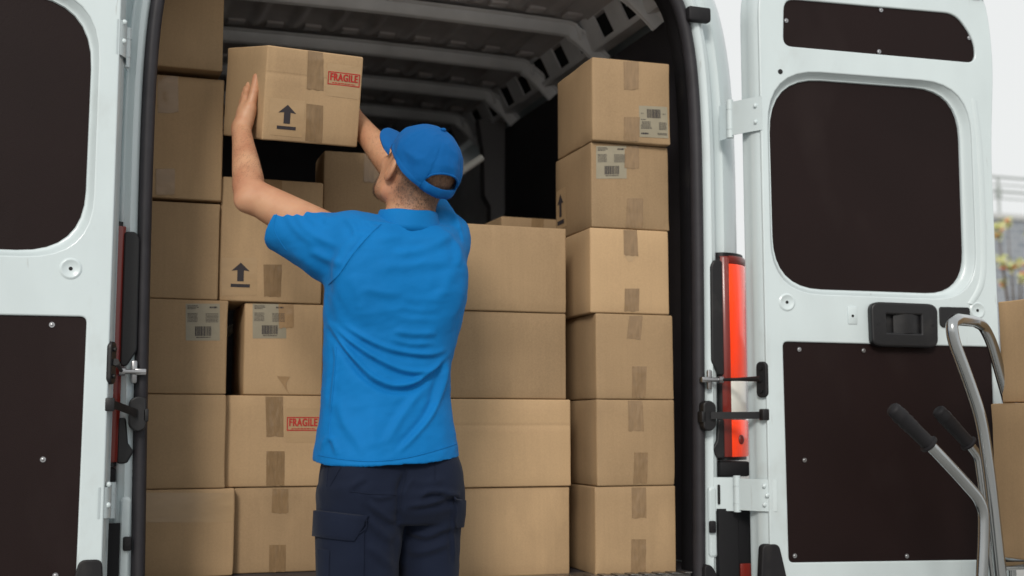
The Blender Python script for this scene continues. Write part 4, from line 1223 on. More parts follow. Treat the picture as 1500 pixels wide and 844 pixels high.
# stubble: nape and sides cropped short, beard along the jaw
n = len(man.data.vertices)
co = np.empty(n*3); man.data.vertices.foreach_get('co', co); co = co.reshape(-1, 3)
hl = to_head(co)
sm = lambda x, a, b: np.clip((x-a)/(b-a), 0, 1)**2*(3-2*np.clip((x-a)/(b-a), 0, 1))
near = (np.linalg.norm(hl, axis=1) < 0.16)
nape = sm(-hl[:, 1], 0.012, 0.05)*sm(hl[:, 2], -0.085, -0.030)
side = sm(-hl[:, 1], -0.030, -0.012)*sm(hl[:, 2], -0.018, 0.004)*(np.abs(hl[:, 0]) < 0.0755)
beard = sm(hl[:, 1], 0.045, 0.068)*sm(-hl[:, 2], 0.045, 0.066)*(hl[:, 2] > -0.125)
side2 = sm(hl[:, 1], 0.010, 0.03)*sm(-hl[:, 2], 0.035, 0.06)*0.22*(hl[:, 2] > -0.11)
stub = np.where(near, np.maximum.reduce([nape*0.95, side*0.8, beard*1.0, side2*0.7]), 0)
ear = (np.abs(hl[:, 0]) > 0.0745) & (np.abs(hl[:, 1]) < 0.03) & (np.abs(hl[:, 2]) < 0.045)
stub[ear] = 0
at_ = man.data.attributes.new('stubble', 'FLOAT', 'POINT')
at_.data.foreach_set('value', stub.astype(np.float32))
no = np.empty(n*3); man.data.vertex_normals.foreach_get('vector', no); no = no.reshape(-1, 3)
def strands(name, mask, count, length, down):
    w = np.where(near, mask, 0); w[ear] = 0; w = w/w.sum()
    ii = rng.choice(n, count, p=w)
    mb_v, mb_f = [], []
    for i in ii:
        p = co[i]+rng.normal(0, 0.0013, 3); nn = no[i]
        t = down+rng.normal(0, 0.35, 3); t = t-nn*(t@nn); t /= np.linalg.norm(t)
        e = p+(nn*0.45+t*0.9)*length*rng.uniform(0.6, 1.2)
        w_ = np.cross(t, nn)*0.00032
        k = len(mb_v); mb_v += [p-w_, p+w_, e]; mb_f.append((k, k+1, k+2))
    o = link(name, me_from(mb_v, mb_f), M_hair, man, False)
    o['kind'] = 'stuff'
    return o
strands('hair', np.maximum(nape, side), 11000, 0.0050, -HR[:, 2]-0.3*HR[:, 1])
def arm_hair():
    fore = np.zeros(n)
    for a_, b_ in ((EL, WL), (ER, WR)):
        d_ = b_-a_; t_ = ((co-a_)@d_)/(d_@d_)
        q_ = np.linalg.norm(co-a_-np.clip(t_, 0, 1)[:, None]*d_, axis=1)
        fore += (t_ > 0.02)*(t_ < 0.92)*(q_ < 0.06)*(1.0-0.6*np.abs(t_-0.4))
    ii = rng.choice(n, 2600, p=fore/fore.sum())
    vs_, fs_ = [], []
    ax = (WL-EL)/np.linalg.norm(WL-EL)
    for i in ii:
        p, nn = co[i], no[i]
        t = ax*0.6+np.array((0.5, -0.2, -0.3))+rng.normal(0, 0.35, 3); t -= nn*(t@nn); t /= np.linalg.norm(t)
        e = p+(t*0.9+nn*0.3)*rng.uniform(0.006, 0.013); w_ = np.cross(t, nn)*0.00016
        k = len(vs_); vs_ += [p-w_, p+w_, e]; fs_.append((k, k+1, k+2))
    link('arm_hair', me_from(vs_, fs_), M_hair, man, False)['kind'] = 'stuff'
arm_hair()
strands('beard', beard+side2*0.4, 4500, 0.0055, -HR[:, 2]+0.2*HR[:, 1])

# ---- polo shirt
zP = lambda py: A3(570, py, yT)[2]
xP = lambda px, py: A3(px, py, yT)[0]
rowsS = [(335, 500, 668, 0.085), (360, 486, 680, 0.105), (395, 478, 684, 0.118), (425, 476, 685, 0.122), (460, 474.5, 680, 0.120), (500, 475, 668, 0.114), (540, 474, 660.5, 0.108),
         (580, 471.5, 660, 0.108), (615, 468, 663.5, 0.118), (645, 464, 668.5, 0.128), (672, 460, 673, 0.136), (690, 458, 675, 0.139)]
st = []
for py, l, r, b in rowsS:
    xl, xr = xP(l, py), xP(r, py)
    a = (xr-xl)/2*0.985
    st.append((zP(py), (xl+xr)/2, yT+0.01, a*math.cos(0.0), b, math.radians(2)))
shirt_loft = loft(st, 2.3)
SH = Field((-0.62, -0.60, 0.93), (0.12, 0.02, 1.74), 0.0036)
SH.add(shirt_loft, 0)
SLc, SRc = A3(419, 331, -0.215), A3(606, 280, -0.110)
axL = (SLc-SL); axR = (SRc-SR)
SH.add(cone(A3(545, 372, -0.345), A3(480, 362, -0.30), 0.082, 0.0765), 0.035)
SH.add(cone(A3(480, 362, -0.30), SLc+axL*0.25, 0.0765, 0.0615), 0.02)
SH.add(cone(A3(632, 368, -0.32), SR, 0.074, 0.0625), 0.04)
SH.add(cone(SR, SRc+axR*0.2, 0.0625, 0.060), 0.02)
SH.add(cone(NB+np.array((-0.005, 0.012, -0.060)), A3(520, 352, -0.335), 0.058, 0.072), 0.03)
SH.add(cone(NB+np.array((0.005, 0.012, -0.060)), A3(648, 352, -0.31), 0.058, 0.064), 0.03)
SH.add(ell(A3(540, 400, -0.425), (0.075, 0.028, 0.085)), 0.05)      # shoulder blades
SH.add(ell(A3(640, 400, -0.415), (0.06, 0.030, 0.09)), 0.05)
big = ((-2, -2, 0), (1, 1, 3))
nL = axL/np.linalg.norm(axL); nR = axR/np.linalg.norm(axR)
cutn = nL + np.array((0.06, -0.05, 0.16))
SH.cut(half_space(SLc+nL*0.008, cutn, SLc-0.11, SLc+0.12), 0.003)
SH.cut(half_space(SRc, nR, SRc-0.10, SRc+0.11), 0.003)
SH.cut(cone(SLc-axL*0.28, SLc+axL*0.3, 0.052, 0.0575), 0.003)
hz = lambda px, py: A3(px, py, yT-0.06)
h0 = A3(463, 678, yT); h1 = A3(669, 666, yT)
hn = np.array((-(h1-h0)[2]/(h1-h0)[0], -0.10, 1.0))
SH.cut(half_space((h0+h1)/2, -hn, (-0.6, -0.6, 0.8), (0.15, 0.1, 1.08)), 0.003)
st2 = [(z, cx, cy, a-0.006, b-0.006, w) for z, cx, cy, a, b, w in st if z < 1.06]
st2.append((0.90, st2[-1][1], st2[-1][2], st2[-1][3], st2[-1][4], st2[-1][5]))
SH.cut(loft(st2, 2.3), 0.003)
SH.cut(cone(NB+np.array((0, 0.0, -0.012)), NB+np.array((0.005, 0, 0.12)), 0.062, 0.075), 0.006)
shirt = link('polo_shirt', SH.mesh(), M_shirt, man)
relax(shirt.data, 3, 0.5)
c4 = lambda *p: [(390+x/3.835, 280+y/3.835) for x, y in p]
c5 = lambda *p: [(440+x/3.835, 480+y/3.835) for x, y in p]
folds = [
    # raglan seams
    (c4((650, 180), (600, 225), (530, 300), (470, 375), (410, 465), (345, 530)), 2.2, 0.0028, 0.5),
    (c4((1000, 75), (1060, 140), (1100, 240), (1112, 330)), 2.2, 0.0026, 0.4),
    # yoke and upper back
    (c4((600, 270), (760, 255), (900, 265), (1010, 225)), 7, 0.0035, 0.5),
    (c4((700, 352), (850, 335), (960, 295), (1030, 240), (1040, 190)), 7, 0.0044, 0.5),
    (c4((590, 440), (720, 425), (870, 408), (1040, 398)), 7, 0.0030, 0.5),
    (c4((530, 540), (640, 565), (760, 582)), 7, 0.0026, 0.5),
    (c4((760, 600), (860, 612), (980, 600)), 6, 0.0014, 0.5),
    (c4((740, 650), (860, 668), (990, 660)), 5, 0.0020, 0.5),
    (c4((720, 705), (850, 722), (985, 715)), 6, 0.0020, 0.5),
    (c4((740, 762), (860, 775), (980, 765)), 6, 0.0018, 0.5),
    (c4((740, 802), (850, 815), (960, 806)), 6, 0.0018, 0.5),
    (c4((1060, 430), (1000, 560), (960, 640)), 8, 0.0030, 0.5),
    (c4((480, 470), (540, 640), (560, 760)), 10, 0.0035, 0.5),
    (c4((360, 560), (400, 660), (430, 760)), 8, 0.0030, 0.4),
    # swags across the small of the back
    (c5((150, -40), (200, 40), (300, 170), (390, 265), (470, 312), (545, 328), (640, 308), (760, 225), (850, 128)), 4.0, 0.0100, 0.85),
    (c5((170, -30), (260, 55), (360, 130), (480, 200), (590, 242), (700, 246), (800, 200)), 4.0, 0.0075, 0.8),
    (c5((240, -20), (340, 45), (460, 105), (580, 136), (730, 150), (830, 120)), 4.0, 0.0066, 0.75),
    (c5((500, 60), (620, 90), (760, 85)), 4.5, 0.0042, 0.5),
    (c5((520, 20), (640, 35), (770, 30)), 4.5, 0.0040, 0.5),
    (c5((845, 150), (800, 330), (735, 490), (640, 610), (540, 712)), 4.2, 0.0070, 0.8),
    (c5((830, 180), (790, 300), (750, 420)), 4.5, 0.0050, 0.5),
    (c5((700, 330), (610, 440), (550, 530), (480, 660)), 6, 0.0048, 0.5),
    (c5((215, 420), (250, 540), (320, 640), (360, 720)), 7, 0.0042, 0.5),
    (c5((420, 420), (400, 560), (420, 690)), 9, 0.0030, 0.4),
    (c5((185, 70), (200, 180), (185, 330), (170, 470)), 2.8, 0.0040, 0.7),
    (c5((110, 690), (150, 625), (185, 640), (210, 720)), 4.5, 0.0050, 0.5),
    (c5((880, 655), (865, 500), (848, 330)), 4, 0.0035, 0.5),
    # hem stitching
    (c5((95, 722), (240, 745), (420, 755), (600, 735), (760, 695), (880, 660)), 1.5, -0.0012, 0),
    # left sleeve
    (c4((110, 75), (130, 160), (190, 240), (290, 310)), 5.5, 0.0034, 0.5),
    (c4((165, 80), (180, 150), (230, 220), (330, 280), (430, 320)), 6, 0.0040, 0.5),
    (c4((215, 100), (240, 140), (270, 165), (310, 175)), 5, 0.0030, 0.5),
    (c4((300, 110), (330, 150), (345, 190)), 5, 0.0026, 0.5),
    (c4((440, 150), (490, 200), (510, 270)), 5, 0.0042, 0.5),
    (c4((240, 330), (350, 385), (440, 410)), 6, 0.0042, 0.5),
    (c4((120, 330), (230, 400), (330, 480)), 7, 0.0035, 0.4),
    (c4((560, 165), (600, 200), (630, 215)), 4, 0.0035, 0.5),
    (c4((1000, 90), (1060, 150), (1085, 230)), 4, 0.0040, 0.5),
    (c4((1060, 260), (1085, 340), (1080, 430)), 5, 0.0040, 0.5),
]
def wob(co, no):
    o = []
    for p in co:                                   # broad drape plus sharper slanting creases
        v = Vector(p)
        w = Vector((v.x*9+v.z*6, v.y*6, v.z*22-v.x*7))
        o.append(0.0022*noise.noise(v*16)+0.0009*noise.noise(v*40)+0.0022*(0.3-abs(noise.noise(w)))+0.0012*(0.3-abs(noise.noise(w*2.1+Vector((3, 7, 1))))))
    return np.array(o)
shift_normals(shirt.data, wob)
shift_normals(shirt.data, fold_amount(folds))
relax(shirt.data, 1, 0.2)
def ribbon(bvh, px_line, width, h, off=0.0006, name='stitching', m=None, parent=None, taper=False):   # thin raised strip laid along a surface
    rows = []
    line = catmull([(a, b, 0) for a, b in px_line], 8)
    for i, p in enumerate(line):
        r = Vector(ray(p.x, p.y)).normalized()
        loc, nn, _, _ = bvh.ray_cast(Vector(CAM), r)
        if loc is None: continue
        t = (line[min(i+1, len(line)-1)]-line[max(i-1, 0)]).normalized()
        side = Vector(RGT*(-t.y)+UPV*(-t.x)*1.0)
        side = (side-nn*side.dot(nn)).normalized()
        rows.append([loc+side*(a*width/2)+nn*(off+hh*h) for a, hh in ((-1, -0.4), (-0.6, 0.9), (0.6, 0.9), (1, -0.4))])
    if len(rows) > 1: return link(name, fixn(MB().grid(rows).me()), m, parent)
def bvh_of(o):
    me = o.data
    return BVHTree.FromPolygons([v.co for v in me.vertices], [tuple(p.vertices) for p in me.polygons])
bs = bvh_of(shirt)
ribbon(bs, c4((645, 186), (600, 225), (530, 300), (470, 375), (410, 465), (350, 525)), 0.0035, 0.0012, name='raglan_seam', m=M_shirt, parent=shirt)
ribbon(bs, c5((200, 110), (196, 200), (184, 340), (168, 500), (162, 640)), 0.003, 0.0012, name='side_seam', m=M_shirt, parent=shirt)
ribbon(bs, c5((98, 716), (240, 740), (420, 750), (600, 730), (760, 690), (878, 652)), 0.002, 0.0009, name='hem_seam', m=M_shirt, parent=shirt)
ribbon(bs, [(413, 301), (404, 318), (402, 335), (409, 352), (420, 367)], 0.002, 0.0009, name='cuff_seam', m=M_shirt, parent=shirt)

# collar: a folded band standing round the neck
cu_, cv_ = Vector((1, 0.05, 0)).normalized(), Vector((0, 1, 0.10)).normalized()
cn_ = cu_.cross(cv_)
cc = Vector(NB)+Vector((0.002, 0.004, 0.006))
rows = []
for k in range(49):
    a = math.radians(-90-178+356*k/48)
    ca, sa = math.cos(a), math.sin(a)
    back = max(0.0, -sa)
    front = max(0.0, sa)
    pr_ = [(0.0675, -0.012), (0.0665, 0.010), (0.0670, 0.0195), (0.0690, 0.0225), (0.0718, 0.0195), (0.0750, 0.006), (0.0800+0.004*abs(ca), -0.012-0.006*abs(ca)), (0.0835+0.004*abs(ca), -0.019-0.008*abs(ca)-0.010*back), (0.078, -0.0195-0.010*back)]
    rows.append([cc+cu_*(ca*r*1.02)+cv_*(sa*r*0.97)+cn_*(z-0.016*front+0.001*math.sin(5*a)) for r, z in pr_])
P_col = link('collar', fixn(MB().grid(rows).me()), M_shirt, shirt)

# ---- cap
cap_c = (0, -0.012, 0.028)
ca_, cb_, cc_ = 0.0865, 0.109, 0.104
def rimz(y): return 0.020+0.22*y
def cap_pt(th, t, off=0.0):
    yb = cb_*math.cos(th)
    zr = rimz(yb)-cap_c[2]
    p0 = math.asin(max(-0.6, min(0.6, zr/cc_)))
    ph = p0+(math.pi/2-p0)*t
    k = math.cos(max(ph, 0.0)) if ph > 0 else 1.0-0.12*(ph*ph)
    top = 1.0+0.05*math.sin(math.pi*t)
    x, y, z = (ca_+off)*k*math.sin(th)*top, (cb_+off)*k*math.cos(th)*top, (cc_+off)*math.sin(ph)
    for s in range(6):                             # panel seams
        ds = (th-(math.radians(30)+s*math.pi/3)+math.pi) % (2*math.pi)-math.pi
        g = math.exp(-(ds*max(k, 0.05)*0.09/0.0032)**2)
        f = 1-0.016*g
        x *= f; y *= f
    w = Vector((x, y, z))
    nz_ = noise.noise(w*28)*0.0036+(0.35-abs(noise.noise(w*20+Vector((5, 2, 1)))))*0.0075+noise.noise(w*75+Vector((3, 1, 2)))*0.0010
    rr = w.normalized()
    return Vector((x+cap_c[0], y+cap_c[1], z+cap_c[2]))+rr*nz_*(1-t*0.4)
HM = Matrix.Translation(Vector(HD)) @ Matrix([list(r) for r in HR]).to_4x4() @ Matrix.Scale(HS, 4)
NT, NR = 192, 44
def tlow(th):
    d = abs((th-math.pi+math.pi) % (2*math.pi)-math.pi)
    d = abs(th-math.pi)
    if d < 0.56: return 0.13+0.20*math.sqrt(max(0, 1-(d/0.56)**2))
    return 0.0
def dome(off):
    Pt = []
    for i in range(NT+1):
        th = 2*math.pi*i/NT
        lo_ = tlow(th)
        Pt.append([HM@cap_pt(th, lo_+(1-lo_)*j/NR, off) for j in range(NR+1)])
    return Pt
mb = MB()
PO, PI_ = dome(0.0), dome(-0.0022)
mb.grid(PO); mb.grid(PI_)
mb.grid([[a[0], b[0]] for a, b in zip(PO, PI_)])
cap = link('cap', fixn(mb.me()), M_cap, man)
rows = []
for k in range(33):
    th = math.pi-0.60+1.20*k/32
    rows.append([HM@cap_pt(th, t, o_) for t, o_ in ((0.0, 0.0015), (0.05, 0.0030), (0.125, 0.0020), (0.13, 0.0), (0.13, -0.003), (0.0, -0.003))])
link('cap_strap', fixn(MB().grid(rows, closed_v=True).me()), M_cap, cap)
rows = []                                          # raised rim round the opening
for k in range(25):
    th = math.pi-0.55+1.10*k/24
    c = HM@cap_pt(th, tlow(th)+0.012, 0.0015)
    rows.append(c)
link('cap_opening_rim', fixn(MB().tube(rows, 0.0026, 8).me()), M_cap, cap)
mb = MB()                                          # sweatband edge along the rim
for off in (0.0012,):
    rows = []
    for k in range(97):
        th = -(math.pi-0.62)+(2*math.pi-1.24)*k/96
        rows.append([HM@cap_pt(th % (2*math.pi), t, o_) for t, o_ in ((0.002, 0.0004), (0.02, 0.0016), (0.06, 0.0016), (0.075, 0.0004))])
    mb.grid(rows)
link('cap_band', fixn(mb.me()), M_cap, cap)
rows = []
for i in range(41):
    s = -1+2*i/40
    th = s*math.radians(64)
    e = cap_pt(th % (2*math.pi), 0.0, 0.002)
    row = []
    L = 0.088*math.sqrt(max(0.0, 1-abs(s)**2.6))
    for lay in (0, 1):
        for j in (range(13) if lay == 0 else range(12, -1, -1)):
            v = j/12
            x = e.x*(1-0.05*v*abs(s))
            y = e.y+L*v
            z = e.z-0.004-0.004*v-0.9*max(0, x*x-0.0)*(0.6+1.6*v)+0.9*e.x*e.x*0.6-0.0035*lay
            row.append(HM@Vector((x, y, z)))
    rows.append(row)
link('cap_visor', fixn(MB().grid(rows).me()), M_cap, cap)
link('cap_button', fixn(MB().ball(HM@(cap_pt(0, 1.0)+Vector((0, 0, 0.001))), 0.0075, (1, 1, 0.7), 8).me()), M_cap, cap)

# ---- trousers
TR = Field((-0.52, -0.62, 0.10), (0.06, 0.0, 1.06), 0.0058)
yt = -0.345
zt = lambda py: A3(570, py, yt)[2]
xt = lambda px, py: A3(px, py, yt)[0]
pel = []
for py, l, r, b in ((655, 476, 662, 0.100), (690, 472, 669, 0.116), (720, 467, 675, 0.128), (745, 466, 676, 0.124)):
    pel.append((zt(py), (xt(l, py)+xt(r, py))/2, yt+0.006, (xt(r, py)-xt(l, py))/2, b, math.radians(2)))
pel.append((zt(765), pel[-1][1], yt+0.01, pel[-1][3]*0.94, 0.105, 0.0))
TR.add(loft(pel, 2.5), 0)
zc = zt(738)
def leg(cx0, cx1, cx2, y0, y1, a0, a1, a2):
    return loft([(zt(715), cx0, y0, a0*0.98, 0.105, 0), (zt(760), cx0, y0, a0, 0.108, 0), (zt(800), cx1, y0+0.003, a1, 0.105, 0), (zt(850), cx1, y0+0.004, a1*0.98, 0.100, 0),
                 (0.50, cx2, y1, a2*0.9, 0.082, 0), (0.30, cx2, y1-0.005, a2*0.92, 0.082, 0), (0.16, cx2, y1, a2*0.9, 0.078, 0), (0.10, cx2, y1, a2*0.9, 0.08, 0)], 2.3)
xl0, xl1 = (xt(464, 760)+xt(588, 760))/2, (xt(465, 820)+xt(583, 820))/2
xr0, xr1 = (xt(582, 760)+xt(678, 760))/2, (xt(584, 820)+xt(675, 820))/2
TR.add(leg(xl0, xl1, xl1-0.01, yt-0.008, yt+0.01, (xt(588, 760)-xt(464, 760))/2, (xt(582, 820)-xt(465, 820))/2, 0.088), 0.012)
TR.add(leg(xr0, xr1, xr1+0.01, yt+0.028, yt+0.05, (xt(679, 760)-xt(583, 760))/2, (xt(675, 820)-xt(585, 820))/2, 0.080), 0.012)
TR.add(ell(A3(528, 700, yt-0.05), (0.072, 0.068, 0.075)), 0.04)
TR.add(ell(A3(630, 698, yt-0.035), (0.066, 0.066, 0.072)), 0.04)
trousers = link('work_trousers', TR.mesh(), M_trous, man)
relax(trousers.data, 3, 0.5)
c6 = lambda *p: [(440+x/4.138, 640+y/4.138) for x, y in p]
tf = [
    (c6((640, 190), (625, 260), (605, 340), (600, 450), (590, 560)), 5, -0.0085, -0.2),
    (c6((690, 240), (640, 300), (615, 370)), 5, 0.0045, 0.5),
    (c6((720, 360), (800, 330), (900, 345), (965, 350)), 4.5, 0.0070, 0.8),
    (c6((640, 420), (760, 405), (870, 375), (970, 360)), 5, 0.0055, 0.6),
    (c6((420, 350), (480, 370), (580, 350)), 4, 0.0030, 0.5),
    (c6((420, 380), (460, 440), (540, 500), (590, 520)), 6, 0.0055, 0.6),
    (c6((400, 470), (470, 560), (560, 640)), 7, 0.0045, 0.5),
    (c6((300, 320), (340, 280), (400, 250)), 5, 0.0040, 0.5),
    (c6((640, 560), (760, 600), (860, 560), (950, 540)), 6, 0.0050, 0.6),
    (c6((650, 700), (760, 690), (900, 640)), 7, 0.0045, 0.5),
    (c6((600, 600), (620, 700), (610, 800)), 6, 0.0045, 0.5),
    (c6((400, 650), (480, 720), (560, 800)), 7, 0.0040, 0.5),
    (c6((660, 250), (760, 280), (880, 250)), 7, 0.0030, 0.4),
    (c6((920, 390), (930, 480), (925, 600), (935, 780)), 2.5, 0.0030, 0.6),
]
shift_normals(trousers.data, lambda co, no: np.array([0.0035*noise.noise(Vector(p)*13)+0.0014*noise.noise(Vector(p)*30) for p in co]))
shift_normals(trousers.data, fold_amount([(a, b*0.85, c*1.5, d) for a, b, c, d in tf]))
relax(trousers.data, 1, 0.3)
bt = bvh_of(trousers)
def patch(poly, n, m, off, thick, name, parent, mt):   # cloth patch laid on the trousers; poly = 4 corners tl, tr, br, bl in photo px (+ clipped corner)
    tl, tr, br, bl = [Vector((a, b)) for a, b in poly]
    top, sid = [], []
    for i in range(n+1):
        row = []
        for j in range(m+1):
            q = tl.lerp(tr, j/m).lerp(bl.lerp(br, j/m), i/n)
            loc, nn, _, _ = bt.ray_cast(Vector(CAM), Vector(ray(q.x, q.y)).normalized())
            if loc is None:
                loc, nn, _, _ = bt.find_nearest(Vector(at(q.x, q.y, yt-0.02)))
            edge = min(i, n-i, j, m-j)
            row.append(loc+nn*(off+(thick if edge > 0 else thick*0.75)))
        top.append(row)
    mb = MB().grid(top)
    loop = [top[0][j] for j in range(m+1)]+[top[i][m] for i in range(1, n+1)]+[top[n][j] for j in range(m-1, -1, -1)]+[top[i][0] for i in range(n-1, 0, -1)]
    cen = sum(loop, Vector())/len(loop)
    low = []
    for p in loop:
        l2, n2, _, _ = bt.find_nearest(p)
        low.append(l2-n2*0.003)
    mb.grid([loop, low], closed_v=True)
    return link(name, fixn(mb.me()), mt, parent)
pk = patch([(463.5, 770), (533, 777), (532, 860), (466, 860)], 14, 10, 0.0, 0.006, 'cargo_pocket', trousers, M_trous)
fl = patch([(465, 747.5), (538.5, 755.5), (519, 792), (463, 785)], 10, 12, 0.004, 0.008, 'pocket_flap', trousers, M_trous)
patch([(470, 803), (486, 805), (485, 860), (471, 860)], 8, 4, 0.005, 0.005, 'tool_pocket', trousers, M_trous)
patch([(664, 727), (679, 733), (678, 772), (667, 772)], 6, 4, 0.001, 0.008, 'pocket_flap', trousers, M_trous)
for ln in (c6((110, 462), (260, 468), (400, 478)), c6((128, 590), (280, 612), (330, 598), (392, 545), (402, 490)), c6((300, 330), (420, 345), (575, 352)), c6((645, 200), (630, 270), (612, 350), (606, 430)),
           c6((170, 180), (160, 300)), c6((245, 185), (180, 300)), c6((820, 150), (815, 260))):
    ribbon(bt, ln, 0.0022, 0.0012, 0.0085 if ln[0][1] > 748 and ln[0][0] < 480 else 0.001, 'stitching', M_trous, trousers)
SHO = Field((-0.55, -0.62, 0.0), (0.08, 0.05, 0.2), 0.006)
for cx, cy in ((xl1-0.01, yt+0.01), (xr1+0.01, yt+0.05)):
    SHO.add(ell((cx, cy+0.05, 0.05), (0.05, 0.135, 0.05)), 0); SHO.add(cone((cx, cy, 0.06), (cx, cy, 0.14), 0.052, 0.05), 0.03)
SHO.cut(half_space((0, 0, 0.008), (0, 0, -1), (-1, -1, -0.2), (1, 1, 0.02)), 0.002)
link('shoes', SHO.mesh(), M_shoe, man)

# ------------------------------------------------------------------ hand truck loaded with two boxes
TB = at(1470, 830, -0.75)
truck = thing('hand_truck', 'silver tubular hand truck with black rubber grips in front of the open right door', 'hand truck', (TB[0], TB[1], 0))
yn, yfar = -0.85, -0.60
def pxl(l, y): return [V(a, b, y) for a, b in l]
near = pxl([(1391, 478), (1397, 500), (1418, 556), (1437, 612), (1449, 690), (1466, 844)], yn)
d_ = (near[-1]-near[-2]).normalized()
near.append(near[-1]+d_*((near[-1].z-0.16)/-d_.z))
far = pxl([(1443, 480), (1452, 500), (1468, 556), (1492, 640), (1503, 720), (1520, 844)], yfar)
d_ = (far[-1]-far[-2]).normalized()
far.append(far[-1]+d_*((far[-1].z-0.16)/-d_.z))
top = [near[1], V(1393, 474, yn), V(1402, 468, yn+0.03), V(1428, 471, yfar-0.03), V(1441, 478, yfar), far[1]]
loop = list(reversed(near[2:])) + top + far[2:]
P('loop_frame', MB().tube(bend(loop, 0.06, 6), 0.0145, 14), M_chrome, truck)
hn_ = pxl([(1361, 651), (1400, 692), (1441, 738), (1441, 790), (1438, 850)], yn-0.03)
d_ = (hn_[-1]-hn_[-2]).normalized(); hn_.append(hn_[-1]+d_*((hn_[-1].z-0.2)/-d_.z))
P('handle_tube', MB().tube(bend(hn_, 0.035, 6), 0.0135, 14), M_chrome, truck)
hf_ = pxl([(1419, 650), (1433, 668), (1436, 690), (1447, 770), (1457, 850)], yfar-0.06)
d_ = (hf_[-1]-hf_[-2]).normalized(); hf_.append(hf_[-1]+d_*((hf_[-1].z-0.2)/-d_.z))
P('handle_tube', MB().tube(bend(hf_, 0.03, 6), 0.0125, 14), M_chrome, truck)
for a, b, y in (((1306, 597), (1363, 653), yn-0.03), ((1373, 600), (1421, 652), yfar-0.06)):
    A_, B_ = V(*a, y), V(*b, y)
    dd = (B_-A_)
    ks = [0, 0.03, 0.06, 0.14, 0.18, 0.26, 0.30, 0.38, 0.42, 0.50, 0.55, 0.92, 0.94, 0.97, 1.0]
    rr = [0.012, 0.0165, 0.0175, 0.0175, 0.0190, 0.0190, 0.0175, 0.0190, 0.0175, 0.0185, 0.0170, 0.0168, 0.0225, 0.0225, 0.016]
    P('rubber_grip', MB().tube([A_+dd*k for k in ks], rr, 16), M_rubber, truck, 60)
P('cross_tube', MB().tube([V(1464, 830, yn), V(1518, 828, yfar)], 0.010, 10), M_chrome, truck)
# lower boxes' shelf, legs and wheels
xb0 = at(1455, 700, -0.58)[0]
SH_Z = 0.735
q = MB().box((xb0+0.24, -0.76, SH_Z-0.012), (0.46, 0.40, 0.012), 0.003)
P('shelf_plate', q, M_chrome, truck)
for dx in (0.03, 0.20, 0.40):
    for yy in (-0.92, -0.60):
        P('shelf_leg', MB().tube([(xb0+dx, yy, SH_Z-0.018), (xb0+dx+0.01, yy, 0.12)], 0.011, 10), M_chrome, truck)
P('shelf_brace', MB().tube([(xb0+0.03, -0.92, 0.69), (xb0+0.20, -0.92, 0.715), (xb0+0.40, -0.92, 0.70)], 0.010, 10), M_chrome, truck)
for yy in (-0.95, -0.56):
    w_ = P('wheel', MB().tube([(near[-1].x, yy-0.025, 0.125), (near[-1].x, yy+0.025, 0.125)], 0.125, 28), M_rubber, truck)
    P('hub', MB().tube([(near[-1].x, yy-0.03, 0.125), (near[-1].x, yy+0.03, 0.125)], 0.055, 20), M_chrome, w_)
P('base_frame', MB().box((xb0+0.22, -0.76, 0.115), (0.56, 0.40, 0.03), 0.008), M_chrome, truck)
zt_ = at(1470, 588, -0.76)[2]
carton('brown carton standing on the shelf of the silver hand truck', 0.40, 0.40, zt_-SH_Z-0.002, (xb0+0.20, -0.78, SH_Z), (0, 0, math.radians(-3)), amp=0.004)
xu0 = at(1464, 500, -0.60)[0]
zu_ = at(1464, 443, -0.60)[2]
carton('upper brown carton resting on the other carton of the hand truck', 0.36, 0.23, zu_-zt_, (xu0+0.18, -0.715, zt_), (0, 0, math.radians(0)))

# ------------------------------------------------------------------ far background on the right: retaining wall with railing, flowering shrub
M_brick = mat('grey_blue_brick', (0.19, 0.21, 0.24), 0.85, vary=(4, 0.2, (1, 1, 1)))
def brick_mat():
    m = bpy.data.materials.new('blue_grey_brickwork'); m.use_nodes = True
    N, L = m.node_tree.nodes, m.node_tree.links
    p = N['Principled BSDF']; p.inputs['Roughness'].default_value = 0.85
    tc = N.new('ShaderNodeTexCoord'); mp = N.new('ShaderNodeMapping'); mp.inputs['Rotation'].default_value = (math.radians(90), 0, 0)
    L.new(tc.outputs['Object'], mp.inputs['Vector'])
    b = N.new('ShaderNodeTexBrick'); b.inputs['Scale'].default_value = 2.2
    b.inputs['Color1'].default_value = rgb(0.20, 0.225, 0.26); b.inputs['Color2'].default_value = rgb(0.27, 0.29, 0.32); b.inputs['Mortar'].default_value = rgb(0.34, 0.36, 0.38)
    L.new(mp.outputs[0], b.inputs['Vector']); L.new(b.outputs['Color'], p.inputs['Base Color'])
    return m
M_brickw = brick_mat()
WY = 14.0
w0 = at(1440, 320, WY); w1 = at(1500, 320, WY)
wall = thing('brick_wall', 'blue-grey brick wall topped by a thin railing, far behind the right van door', 'wall', (w0[0]+2.5, WY, 0))
P('wall_face', MB().box((w0[0]+5.0, WY+0.2, w0[2]/2), (18.0, 0.4, w0[2])), M_brickw, wall)
P('wall_coping', MB().box((w0[0]+5.0, WY+0.2, w0[2]+0.05), (18.1, 0.5, 0.10), 0.01), mat('pale_concrete', (0.45, 0.46, 0.46), 0.8), wall)
M_rail = mat('grey_rail_paint', (0.33, 0.36, 0.35), 0.5)
rail = thing('metal_railing', 'thin grey metal railing along the top of the far brick wall', 'railing', (w0[0]+2.5, WY, w0[2]+0.1))
for py in (260, 271, 281, 291):
    zz = at(1470, py, WY)[2]
    P('rail_bar', MB().tube([(w0[0]-4, WY, zz), (w0[0]+14, WY, zz)], 0.022 if py in (260, 281) else 0.012, 8), M_rail, rail)
